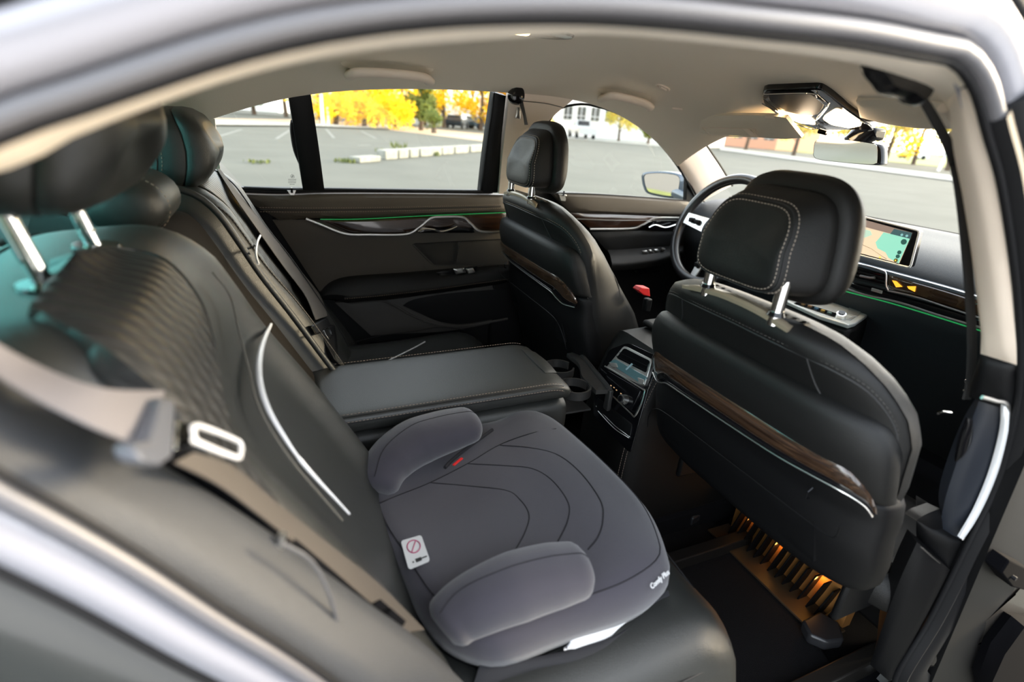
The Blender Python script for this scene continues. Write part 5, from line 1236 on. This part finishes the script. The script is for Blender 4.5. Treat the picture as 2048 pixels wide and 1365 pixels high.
# rear face: plane rising from the floor and leaning forward
XC = lambda p: p.x-(.905+max(0, p.z-.48)*.38)
def cf(name, px, mat, d=.004, bev=.001, label=None, k=0.0, n0=None):
    P = [at(x, y, F=XC)+V((-.0025*k, 0, .001*k)) for x, y in px]
    return MB().prism(P, (-d, 0, d*.35)).build(name, mat, cs, bevel=bev, label=label)
cf('rear_panel', rc([(1258, 686), (1322, 716), (1298, 780), (1262, 908), (1188, 832), (1192, 760), (1220, 700)], 8), GLO, .003)
cf('vent_frame', rc([(1253, 693), (1310, 722), (1293, 776), (1216, 738)], 5), ALU, .006, k=1)
cf('vent_opening', rc([(1254, 698), (1306, 724), (1298, 748), (1238, 718)], 4), GLO, .006, k=1.6)
for a, b in (((1240, 712), (1296, 740)), ((1246, 705), (1302, 732))):
    MB().tube([at(*a, F=XC)+V((-.010, 0, 0)), at(*b, F=XC)+V((-.010, 0, 0))], .0016, seg=5).build('vent_slat', PLB, cs)
cf('vent_band', rc([(1222, 728), (1236, 720), (1300, 756), (1292, 772)], 3), M('teal_gloss', (.10, .19, .21), .12, coat=1), .006, k=1.8)
cf('vent_wheel', rc([(1225, 727), (1240, 729), (1243, 738), (1230, 737)], 2), ALU, .003, k=3.8)
cf('vent_wheel', rc([(1282, 757), (1296, 762), (1295, 772), (1286, 772)], 2), ALU, .003, k=3.8)
MB().tube([at(1263, 738, F=XC)+V((-.016, 0, 0)), at(1275, 727, F=XC)+V((-.016, 0, 0))], .0026, seg=6).build('vent_tab', M('tab_blue', (.35, .5, .55), .3), cs)
MB().tube(cr([at(x, y, F=XC)+V((-.010, 0, 0)) for x, y in ((1216, 732), (1250, 752), (1292, 778), (1297, 780), (1290, 806), (1276, 832), (1268, 826), (1230, 790), (1216, 780))], 60), .0022, seg=6).build('metal_line', ALU, cs)
cf('climate_panel', rc([(1220, 742), (1288, 782), (1268, 824), (1216, 780)], 4), GLO, .006, k=1.5)
p = at(1257, 801, F=XC)+V((-.010, 0, .003)); MB().disc(p, (-1, 0, .38), .0125, .016, 28, .0105).build('rotary_knob', ALU, cs); MB().disc(p+V((-.016, 0, .006)), (-1, 0, .38), .0078, .001, 24).build('knob_cap', GLO, cs)
for x, y in ((1229, 772), (1235, 776), (1240, 781), (1249, 788)): MB().box(at(x, y, F=XC)+V((-.011, 0, .002)), (.002, .004, .0016)).build('lit_symbol', em('sym%d' % x, (.6, .38, .2), .6), cs)
for L in ([(1196, 812), (1230, 848), (1264, 874)], [(1200, 822), (1232, 856), (1262, 876)]):
    MB().tube(cr([at(x, y, F=XC)+V((-.006, 0, 0)) for x, y in L], 20), .0011, seg=5).build('pocket_line', ALU, cs)
cf('pocket_lid', rc([(1198, 796), (1268, 850), (1264, 876), (1196, 818)], 5), PLB, .004, k=1)
sd_ = cr([V((.92, -.116, .20)), V((.925, -.118, .45)), V((.945, -.121, .58)), V((.975, -.122, .67)), V((1.0, -.12, .705))], 50)
stitches(sd_).build('stitching', THR, cs)
stitches([p+V((.012, -.001, -.004)) for p in sd_]).build('stitching', THR, cs)
# ================================================================== floor things
def mat_(name, px, label):
    P = [at(x, y, Z=.128) for x, y in px]
    o = MB().prism(cr(P, 60, closed=True), (0, 0, .008)).build(name, MAT_, bevel=.003); return tag(o, label, 'floor mat')
mat_('floor_mat', [(1335, 1050), (1400, 1038), (1450, 1065), (1520, 1110), (1600, 1200), (1615, 1240), (1625, 1280), (1650, 1365), (1400, 1500), (1250, 1200)], 'dark pile floor mat in the right rear footwell')
ct = M('cap_leather', (.02, .02, .022), .35)
tun = MB(); tun.box((.95, 0, .17), (1.2, .20, .14)); o = tun.build('floor_tunnel', CARP, bevel=.04); tag(o, 'carpeted tunnel along the middle of the rear footwell', 'floor tunnel')
AMB = M('amber_lit_metal', (.75, .38, .10), .45, metal=.4)  # amber light on the rails painted into the metal colour
vt = thing('floor_vent', (1.30, -.34, .12), 'black air outlet with slanted fins glowing amber under the front passenger seat', 'air vent')
FV = lambda p: p.x-(1.16+.0*p.z)
a = [at(x, y, X=1.20) for x, y in ((1488, 1032), (1560, 1078), (1640, 1120), (1648, 1165), (1600, 1140), (1500, 1062))]
MB().prism([V((1.34, -.52, .14)), V((1.34, -.16, .14)), V((1.34, -.16, .245)), V((1.34, -.52, .245))], (.03, 0, 0)).build('vent_back', M('amber_lit_back', (.30, .13, .03), .6), vt)  # amber glow tinted into the back panel's colour
for i in range(14):
    y = -.18-.024*i; MB().prism([V((1.305, y, .140)), V((1.305, y-.004, .140)), V((1.315, y-.020, .235)), V((1.315, y-.016, .235))], (.03, 0, 0)).build('vent_fin', PLB, vt, bevel=.0005)
MB().box((1.30, -.34, .142), (.08, .38, .006)).build('vent_lip', M('vent_lip', (.05, .03, .015), .5), vt, bevel=.001)
for y, e in ((-.22, .02), (-.32, .05), (-.44, .06)):
    L = bpy.data.lights.new('footwell_light', 'POINT'); L.energy = e; L.color = (1, .42, .08); L.shadow_soft_size = .008
    lo_ = bpy.data.objects.new('footwell_light', L); COL.objects.link(lo_); lo_.location = (1.322, y, .225)
for px, nm in (([(1378, 1028), (1410, 1012), (1446, 990), (1452, 998), (1415, 1020), (1386, 1038)], 'left'), ([(1605, 1240), (1640, 1222), (1680, 1245), (1690, 1280), (1655, 1285), (1620, 1270)], 'right')):
    P = [at(x, y, Z=.18) for x, y in px]
    tag(MB().prism(P, (0, 0, -.03)).build('rail_cover', ct, bevel=.006), 'black rail end cover on the carpet at the %s end of the floor air outlet' % nm, 'cover')
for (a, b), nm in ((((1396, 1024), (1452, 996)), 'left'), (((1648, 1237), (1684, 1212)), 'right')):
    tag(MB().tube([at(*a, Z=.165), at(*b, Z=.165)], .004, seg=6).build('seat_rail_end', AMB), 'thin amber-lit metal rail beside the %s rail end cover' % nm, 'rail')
MB().box((2.40, 0, .52), (.04, 1.46, .86)).build('firewall', CARP, da)
# red belt buckle beyond the passenger seat
rd = thing('belt_buckle', tuple(at(1290, 585, Y=.16)), 'bright red seat belt buckle button between the front seats', 'belt buckle')
MB().prism(P_([(1277, 582), (1283, 576), (1299, 577), (1301, 594), (1288, 591)], Y=.15), (.0, .03, 0)).build('button', RED, rd, bevel=.002)
MB().box(at(1294, 610, Y=.165), (.02, .02, .04)).build('buckle_body', PLB, rd, bevel=.004)
# ================================================================== outside: car park
random.seed(4)
def gnd(x, y, z=0): return at(x, y, Z=z)
ASP = M('asphalt', (.082, .083, .070), .95, spec=.25, var=((.096, .097, .082), .6), bump=('noise', 40, .3))
mb = MB(); mb.add([(-90, -60, 0), (160, -60, 0), (160, 160, 0), (-90, 160, 0)], [(0, 1, 2, 3)])
g0 = mb.build('ground', ASP, smooth=False); tag(g0, 'wide pale grey asphalt car park outside the windows', 'ground', kind='structure')
def band(name, px, mat, z, label, cat='ground'):
    P = [gnd(x, y, z) for x, y in px]
    o = MB().prism(P, (0, 0, -.02)).build(name, mat, smooth=False); tag(o, label, cat, kind='structure'); return o
SAND = M('sunlit_paving', (.36, .26, .16), .9, var=((.46, .34, .22), .3))  # sandy paving, its sunlight painted into the paler colour
CON = M('pale_concrete', (.27, .27, .25), .9, var=((.33, .33, .30), 1.5))
GRS = M('verge_grass', (.12, .15, .03), .95, var=((.22, .23, .06), .5))
# far paving, grass verge
def world_band(name, a, b, c, d, mat, z, label):
    o = MB().prism([V(a), V(b), V(c), V(d)], (0, 0, -.02)).build(name, mat, smooth=False); o.location.z = 0; tag(o, label, 'ground', kind='structure')
# lines run roughly parallel to the tree edge seen through the left windows
L0, R0 = gnd(440, 247), gnd(985, 283); L1, R1 = gnd(440, 238), gnd(985, 262)
band('ground_2', [(380, 236), (380, 246), (640, 251), (760, 257), (990, 285), (990, 270), (760, 248), (640, 240)], SAND, .02, 'sunlit sandy paving strip across the far side of the car park')
band('ground_3', [(395, 243), (395, 248), (600, 250), (780, 257), (780, 253), (600, 246)], CON, .10, 'pale concrete kerb line in front of the golden trees')
band('ground_4', [(1130, 268), (1130, 276), (1400, 299), (1400, 290)], CON, .03, 'pale concrete strip before the white building')
band('ground_5', [(1290, 268), (1290, 274), (1990, 345), (1990, 315), (1600, 292)], GRS, .04, 'yellow green grass verge beyond the windscreen')
band('ground_6', [(1440, 294), (1440, 300), (1990, 372), (1990, 362)], CON, .06, 'pale kerb along the grass verge')
WL = M('faded_white_line', (.135, .137, .122), .9)
for i, q in enumerate((((440, 272), (483, 259)), ((552, 278), (580, 260)), ((652, 258), (668, 276)), ((722, 262), (752, 277)), ((716, 291), (740, 290)))):
    a, b = gnd(*q[0], .004), gnd(*q[1], .004); d = (b-a).normalized(); s_ = d.cross(V((0, 0, 1)))*.06
    tag(MB().prism([a-s_, a+s_, b+s_, b-s_], (0, 0, -.003)).build('parking_line', WL, smooth=False), ['faded white parking line leftmost behind the quarter window', 'faded white parking line just left of the window post', 'faded white parking line just right of the window post', 'faded white parking line second right of the window post', 'short faded white parking line ahead of the kerb stones'][i], 'parking line')
# kerb stones
KM = M('kerb_stone', (.20, .20, .165), .95, var=((.28, .275, .24), 6), bump=('noise', 12, .5))
ks = [(720, 762), (772, 796), (799, 818), (821, 838), (842, 884), (886, 908), (911, 938), (942, 985)]
for i, (a, b) in enumerate(ks):
    yb = lambda x: 325-(x-720)*.088+(6 if x < 765 else 0)-(0 if x > 765 else 4)
    A, B = gnd(a, yb(a)), gnd(b, yb(b)); d = (B-A).normalized(); n = V((-d.y, d.x, 0)); n = n if n.dot(A-CAM_C) > 0 else -n
    h = (.14 if i == 0 else .25)
    o = MB().prism([A, B, B+n*.30, A+n*.30], (0, 0, h)).build('kerb_stone', KM, bevel=.025)
    tag(o, 'weathered pale kerb stone, %s of the row' % ('the low leftmost one' if i == 0 else 'number %s from the left' % ['', 'two', 'three', 'four', 'five', 'six', 'seven', 'eight'][i]), 'kerb stone', 'row of kerb stones')
# weeds
WD_ = M('weed_green', (.10, .12, .03), .9)
def tuft(px, py, n, h, label, spread=.25):
    c = gnd(px, py); mb = MB()
    for k in range(n):
        a = random.uniform(0, 6.28); r_ = random.uniform(0, spread); p = c+V((math.cos(a)*r_, math.sin(a)*r_, 0)); hh = h*random.uniform(.5, 1)
        q = p+V((random.uniform(-.5, .5)*hh, random.uniform(-.5, .5)*hh, hh)); s_ = V((random.uniform(-1, 1), random.uniform(-1, 1), 0)).normalized()*.02
        mb.add([p-s_, p+s_, q], [(0, 1, 2)]); mb.add([p.lerp(q, .5)-s_*2, p.lerp(q, .5)+s_*2, p.lerp(q, .8)+V((0, 0, .03))], [(0, 1, 2)])
    tag(mb.build('weed_tuft', WD_, smooth=False), label, 'weeds')
tuft(692, 325, 50, .10, 'low green weed patch left of the kerb stones', .3); tuft(795, 306, 26, .42, 'upright weeds growing behind the kerb stones', .35); tuft(763, 312, 30, .25, 'thin weed at the gap after the first kerb stone', .12); tuft(512, 326, 30, .07, 'small weed patch in the asphalt behind the quarter window', .3)
tuft(872, 312, 25, .15, 'small weed at the foot of the kerb stones', .12)
# ---- trees
def leafmat(name, c1, c2):
    m = bpy.data.materials.new(name); m.use_nodes = True; t = m.node_tree; b = t.nodes['Principled BSDF']; b.inputs['Roughness'].default_value = .7
    tc = t.nodes.new('ShaderNodeTexCoord'); n = t.nodes.new('ShaderNodeTexNoise'); n.inputs['Scale'].default_value = .9; n.inputs['Detail'].default_value = 5
    r = t.nodes.new('ShaderNodeValToRGB'); r.color_ramp.elements[0].position = .4; r.color_ramp.elements[1].position = .62
    r.color_ramp.elements[0].color = c1+(1,); r.color_ramp.elements[1].color = c2+(1,)
    t.links.new(tc.outputs['Object'], n.inputs['Vector']); t.links.new(n.outputs[0], r.inputs[0]); t.links.new(r.outputs[0], b.inputs['Base Color'])
    tr = t.nodes.new('ShaderNodeBsdfTranslucent'); t.links.new(r.outputs[0], tr.inputs[0]); mx = t.nodes.new('ShaderNodeMixShader'); mx.inputs[0].default_value = .5
    t.links.new(b.outputs[0], mx.inputs[1]); t.links.new(tr.outputs[0], mx.inputs[2]); t.links.new(mx.outputs[0], t.nodes['Material Output'].inputs[0]); return m
LG = leafmat('gold_leaves', (.85, .52, .015), (1.0, .80, .03)); LO = leafmat('amber_leaves', (.45, .26, .03), (.90, .58, .03)); LY = leafmat('pale_leaves', (.60, .55, .12), (.90, .72, .22)); LGN = leafmat('green_leaves', (.10, .14, .03), (.28, .30, .05))
TRK = M('trunk_bark', (.10, .07, .05), .95)
def tree_proto(lm, seed, h=8, w_=3.2, low=1.2, nl=2600, leaf=.20):
    random.seed(seed); tr = MB(); fo = MB()
    tr.tube([V((0, 0, 0)), V((.1, .05, h*.3)), V((0, .1, h*.6))], [.20, .15, .07], seg=7)
    cl = []
    for k in range(15):
        a = random.uniform(0, 6.28); z = random.uniform(low+.6, h*.92); rr_ = w_*.5*random.uniform(.25, 1)*(1-.5*(z/h)**2)
        c = V((math.cos(a)*rr_, math.sin(a)*rr_, z)); cl.append((c, random.uniform(.7, 1.25)*w_*.28))
        tr.tube([V((.05, .05, max(1.0, z-1.2))), c], [.06, .02], seg=5)
    for k in range(nl):
        c, r_ = cl[k % len(cl)]; d = V((random.gauss(0, 1), random.gauss(0, 1), random.gauss(0, .8))).normalized()*r_*random.random()**.4
        p = c+d
        if p.z < low*.7: continue
        u = V((random.gauss(0, 1), random.gauss(0, 1), random.gauss(0, 1))).normalized(); v_ = u.orthogonal().normalized()
        s_ = leaf*random.uniform(.6, 1.2); fo.add([p-u*s_, p+v_*s_*.6, p+u*s_, p-v_*s_*.6], [(0, 1, 2, 3)])
    mt = bpy.data.meshes.new('trunk'); mt.from_pydata([tuple(p) for p in tr.v], [], tr.f); mt.materials.append(TRK)
    mf = bpy.data.meshes.new('foliage'); mf.from_pydata([tuple(p) for p in fo.v], [], fo.f); mf.materials.append(lm)
    return mt, mf
protos = {'g1': tree_proto(LG, 1, 8, 4.6, 1.0), 'g2': tree_proto(LG, 2, 9, 5.0, 1.6), 'a': tree_proto(LO, 3, 8, 4.4, .6), 'n': tree_proto(LGN, 5, 6, 2.4, .4), 'y': tree_proto(LY, 6, 7, 4.0, 1.4), 'bush': tree_proto(LG, 7, 2.0, 3.0, .05, 1800, .12), 'bg': tree_proto(LGN, 8, 1.4, 1.6, .03, 900, .10)}
def tree(px, dist, kind, s, label, group='golden trees beyond the car park', rz_=0, cat='tree', name='autumn_tree'):
    d = FF*FPX+RR*(px-1024)-UU*(260-682.5); d = V((d.x, d.y, 0)).normalized(); p = CAM_C+d*dist; p.z = 0
    t = thing(name, tuple(p), label, cat, group); mt, mf = protos[kind]
    for m, nm in ((mt, 'trunk'), (mf, 'foliage')):
        o = bpy.data.objects.new(nm, m); COL.objects.link(o); o.parent = t
    t.scale = (s, s, s); t.rotation_euler = (0, 0, rz_); return t
k = 0
rowA = [(646, 47, 'g1', 'nearest the window post'), (752, 47, 'g2', 'behind the tall white pole'), (842, 45, 'n', 'standing right of the middle of the rear window'), (962, 62, 'g1', 'above the parked dark cars'), (1072, 52, 'g1', 'at the rear edge of the left front window'),
 (575, 60, 'y', 'behind the window post'), (700, 57, 'a', 'between the white poles'), (805, 56, 'g1', 'in the middle of the rear window'), (888, 62, 'g2', 'right of the grey street lamp'), (1010, 64, 'a', 'at the right end of the rear window'),
 (455, 66, 'y', 'leftmost in the quarter window'), (512, 62, 'n', 'in the quarter window'), (640, 68, 'g2', 'deep in the wood at its left end'), (755, 68, 'a', 'deep in the wood behind the tall pole'), (850, 68, 'g1', 'deep in the wood behind the green tree'), (945, 70, 'g2', 'deep in the wood behind the dark cars')]
for px, d, kd, wd in rowA:
    c = {'g1': 'golden yellow', 'g2': 'tall golden', 'a': 'amber brown', 'n': 'green', 'y': 'pale yellow'}[kd]
    tree(px, d, kd, 1.0 if d < 60 else 1.15, '%s autumn tree %s' % (c, wd), rz_=px)
for px, d, kd, wd in ((672, 42.5, 'bush', 'right of the window post'), (728, 42.5, 'bush', 'right of the white poles'), (868, 40, 'bg', 'beside the grey lamp post'), (790, 43, 'bush', 'in the middle of the rear window')):
    tree(px, d, kd, 1.0, '%s low bush %s' % ('golden' if kd == 'bush' else 'green', wd), 'bushes in front of the trees', px, 'bush', 'bush')
for px, d, kd, wd in ((1700, 62, 'y', 'behind the interior mirror'), (1790, 56, 'y', 'left of the yellow pole'), (1850, 66, 'g1', 'above the white parked cars'), (1925, 54, 'y', 'beside the hanging belt'), (1500, 66, 'y', 'below the driver sun visor'), (1600, 60, 'y', 'left of the interior mirror'), (1240, 60, 'y', 'in front of the white building'), (1300, 58, 'n', 'beside the white building')):
    tree(px, d, kd, .75 if px < 1400 else 1.0, '%s autumn tree %s' % ({'y': 'pale yellow', 'g1': 'golden', 'n': 'small green'}[kd], wd), 'trees ahead of the car', px)
# poles
def pole(px, py, h, r_, mat, label, name='street_pole', lean=0):
    p = gnd(px, py); t = MB().tube([p, p+V((lean, 0, h))], [r_, r_*.7], seg=10); o = t.build(name, mat); tag(o, label, 'pole'); return o
WP = M('white_pole', (.72, .70, .64), .6); GP = M('grey_pole', (.22, .24, .24), .5); YP = M('yellow_pole', (.85, .60, .12), .6)
pole(704, 250, 6, .13, WP, 'pale pole in front of the golden trees, second from the window post'); pole(664, 250, 7, .09, WP, 'thin pale pole nearest the window post'); pole(646, 252, 2.0, .12, WP, 'short pale post right of the window post'); pole(657, 252, 1.2, .10, WP, 'shortest pale post among the golden bushes')
lp = thing('street_lamp', tuple(gnd(862, 250)), 'grey street lamp post with a small round head among golden trees', 'street lamp')
p = gnd(862, 250); MB().tube([p, p+V((0, 0, 3.4))], [.09, .06], seg=8).build('post', GP, lp); MB().loft([[p+V((r_*math.cos(a), r_*math.sin(a), z)) for a in [k*math.pi/6 for k in range(12)]] for r_, z in ((.05, 3.4), (.2, 3.5), (.24, 3.7), (.12, 3.9))]).build('lamp_head', GP, lp)
pole(976, 258, 6, .11, WP, 'pale pole beside the parked dark cars'); pole(1274, 284, 3.5, .10, WP, 'white post before the white building'); pole(1815, 322, 5, .16, YP, 'yellow pole in front of the white parked cars'); pole(1876, 343, 2.6, .09, WP, 'leaning white post beside the hanging belt', lean=.5); pole(1610, 292, 5, .07, M('teal_pole', (.2, .38, .42), .6), 'thin teal pole left of the interior mirror')
# parked cars
def car(px, py, yaw, col, label, s=1.0, kind='hatch'):
    c = gnd(px, py); t = thing('parked_car', tuple(c), label, 'car', 'cars parked beyond the lot'); Rz = Matrix.Rotation(math.radians(yaw), 3, 'Z')
    m = bpy.data.materials.get('car_'+col[0]) or M('car_'+col[0], col[1], .3, coat=.6)
    def q(x, y, z): return c+(Rz @ V((x*s, y*s, z*s)))
    side = [(-2.1, .45), (-2.15, .8), (-2.0, .95), (-1.7, 1.38) if kind != 'sedan' else (-1.5, .98), (-1.3, 1.46) if kind != 'sedan' else (-.9, 1.40), (.3, 1.48), (1.05, 1.0), (1.95, .88), (2.15, .65), (2.15, .40), (1.8, .28), (-1.8, .28)]
    if kind == 'pickup': side = [(-2.4, .5), (-2.4, 1.0), (-.5, 1.0), (-.3, 1.65), (.8, 1.68), (1.3, 1.1), (2.2, 1.0), (2.4, .8), (2.4, .45), (-2.4, .40)]
    rg = [[q(x, y, z if z < .9 else z) for x, z in side] for y in (-.86, -.78, .78, .86)]
    for k_ in (0, 3):
        cy = q(0, 0, .7); rg[k_] = [p+(V((cy.x, cy.y, p.z))-p)*.03 if True else p for p in rg[k_]]
    MB().loft([[q(x, y*(1-.18*max(0, z-.9)/.6), z) for x, z in side] for y in (-.86, -.8, .8, .86)]).build('body', m, t, bevel=.04 if px < 0 else 0)
    wz = [( -1.55, 1.02), (-1.2, 1.36), (.25, 1.38), (.85, 1.02)] if kind != 'pickup' else [(-.2, 1.1), (-.1, 1.55), (.7, 1.57), (1.0, 1.12)]
    for sd in (-1, 1): MB().prism([q(x, sd*(.865-.155*max(0, z-.9)/.6), z) for x, z in wz], Rz @ V((0, .02*sd, 0))).build('side_glass', GLO, t, smooth=False)
    e = (-1.9, 1.0, -1.72, 1.33) if kind == 'hatch' else ((-1.45, 1.02, -1.0, 1.34) if kind == 'sedan' else (-.42, 1.15, -.32, 1.58))
    MB().prism([q(e[0]-.03, -.6, e[1]), q(e[0]-.03, .6, e[1]), q(e[2]-.03, .55, e[3]), q(e[2]-.03, -.55, e[3])], Rz @ V((-.01, 0, 0))).build('rear_glass', GLO, t, smooth=False)
    MB().prism([q(1.02, -.62, 1.04), q(1.02, .62, 1.04), q(.40, .56, 1.42), q(.40, -.56, 1.42)], Rz @ V((.03, 0, .03))).build('windscreen', GLO, t, smooth=False)
    for x in (-1.35, 1.35):
        for sd in (-1, 1): MB().disc(q(x, sd*.72, .33), Rz @ V((0, sd, 0)), .33*s, .18*s, 18).build('wheel', RUB, t)
car(915, 257, 60, ('dark', (.02, .03, .04)), 'dark parked car in the shade of the golden trees'); car(966, 259, 20, ('navy', (.03, .06, .09)), 'blue-black parked car at the right end of the rear window'); car(940, 252, 15, ('white', (.8, .8, .78)), 'white parked van between the two dark cars', 1.1)
car(1162, 277, 75, ('silver', (.45, .46, .46)), 'silver pickup parked in front of the white building', 1.1, 'pickup')
car(1822, 318, -35, ('white', (.8, .8, .78)), 'white hatchback parked on the grass beyond the windscreen'); car(1890, 314, -35, ('white', (.8, .8, .78)), 'second white car parked right of the white hatchback'); car(1452, 286, -20, ('dark', (.02, .03, .04)), 'dark car seen under the driver sun visor')
# white building with windows
def building(pxa, da, pxb, db, h, wins, label, mat, rows, dep=10):
    def g(px, d):
        e = FF*FPX+RR*(px-1024)-UU*(260-682.5); e = V((e.x, e.y, 0)).normalized(); p = CAM_C+e*d; return V((p.x, p.y, 0))
    a, b = g(pxa, da), g(pxb, db); u = (b-a).normalized(); n = V((-u.y, u.x, 0)); n = n if n.dot(a-CAM_C) > 0 else -n; W_ = (b-a).length
    t = thing('building', tuple((a+b)/2), label, 'building')
    MB().prism([a, b, b+n*dep, a+n*dep], (0, 0, h)).build('wall', mat, t, smooth=False)
    for z0, z1 in rows:
        for i in range(wins):
            w0 = a+u*(W_*(i+.2)/wins); w1 = a+u*(W_*(i+.8)/wins)
            o = MB().prism([w0-n*.06+V((0, 0, z0)), w1-n*.06+V((0, 0, z0)), w1-n*.06+V((0, 0, z1)), w0-n*.06+V((0, 0, z1))], n*.05).build('window', M('window_glass', (.10, .11, .11), .1) if 'window_glass' not in bpy.data.materials else bpy.data.materials['window_glass'], t, smooth=False)
            mid = (w0+w1)/2-n*.1; MB().box(mid+V((0, 0, (z0+z1)/2)), (.08, .08, z1-z0)).build('mullion', WHT, o, smooth=False)
            MB().tube([w0-n*.1+V((0, 0, z0*.7+z1*.3)), w1-n*.1+V((0, 0, z0*.7+z1*.3))], .05, seg=4).build('mullion', WHT, o, smooth=False)
    MB().prism([a-n*.3+V((0, 0, h)), b-n*.3+V((0, 0, h)), b+n*dep+V((0, 0, h)), a+n*dep+V((0, 0, h))], (0, 0, .3)).build('roof', mat, t, smooth=False)
    return t
WB = M('white_render', (.80, .79, .76), .9); RB = M('red_brick', (.55, .30, .20), .9)
building(1120, 72, 1420, 66, 9, 10, 'long white building with rows of dark windows beyond the left front window', WB, ((1.9, 3.4), (5.0, 6.4)))
building(1435, 90, 1560, 84, 5, 4, 'low orange-pink building seen under the driver sun visor', RB, ((1.2, 2.4),))
building(300, 95, 560, 88, 8, 8, 'white building behind the pale trees in the quarter window', WB, ((1.9, 3.4), (5.0, 6.2)))

# ---- right side: the open rear door and an unseen building added to hold back low sky
od = thing('open_door', (1.05, -.80, .25), 'open right rear door standing out from the car', 'car door')
Rz = Matrix.Rotation(math.radians(68), 3, 'Z'); hp = V((1.25, -.82, 0))
mb = MB(); mb.prism([hp+Rz @ V(q) for q in ((0, 0, .30), (-1.0, 0, .30), (-1.12, 0, .62), (-1.15, 0, .99), (0, 0, .97))], Rz @ V((0, -.10, 0))); mb.build('door_shell', PAINT, od, bevel=.02)
MB().prism([hp+Rz @ V(q) for q in ((-.03, .005, .34), (-.96, .005, .34), (-1.08, .005, .65), (-1.10, .005, .97), (-.03, .005, .95))], Rz @ V((0, .03, 0))).build('door_panel', LEAD, od, bevel=.02)
MB().tube([hp+Rz @ V(q) for q in ((-.02, -.05, .97), (-.10, -.05, 1.25), (-.45, -.05, 1.31), (-.85, -.05, 1.22), (-1.12, -.05, .99))], .018, seg=8).build('window_frame', RUB, od)
DK = M('dark_facade', (.10, .10, .11), .8)
b_ = MB().box((4, -19, 2.4), (46, 4, 4.8)).build('office_building', DK, smooth=False); tag(b_, 'added unseen dark building right of the car, cutting the low sky light', 'building')  # unseen block added to cut sky light entering the doorway
b_ = MB().box((-27, 17, 2.2), (4, 44, 4.4)).build('office_building', DK, smooth=False); tag(b_, 'dark building behind the car', 'building')
b_ = MB().box((-23, 17, .03), (3.5, 44, .06)).build('grass_verge', GRS, smooth=False); tag(b_, 'grass verge behind the car', 'grass', kind='stuff')
b_ = MB().box((4, -14.6, .04), (46, 4.2, .08)).build('grass_verge', GRS, smooth=False); tag(b_, 'grass verge in front of the dark building', 'grass', kind='stuff')

b_ = MB().box((1, -5.4, .05), (14, 7.6, .10)).build('bounce_ground', M('pale_bounce', (.68, .66, .64), .9), smooth=False); tag(b_, 'added unseen pale slab bouncing light up through the open doorway', 'reflector', kind='structure')  # unseen pale slab added to bounce light onto the headliner
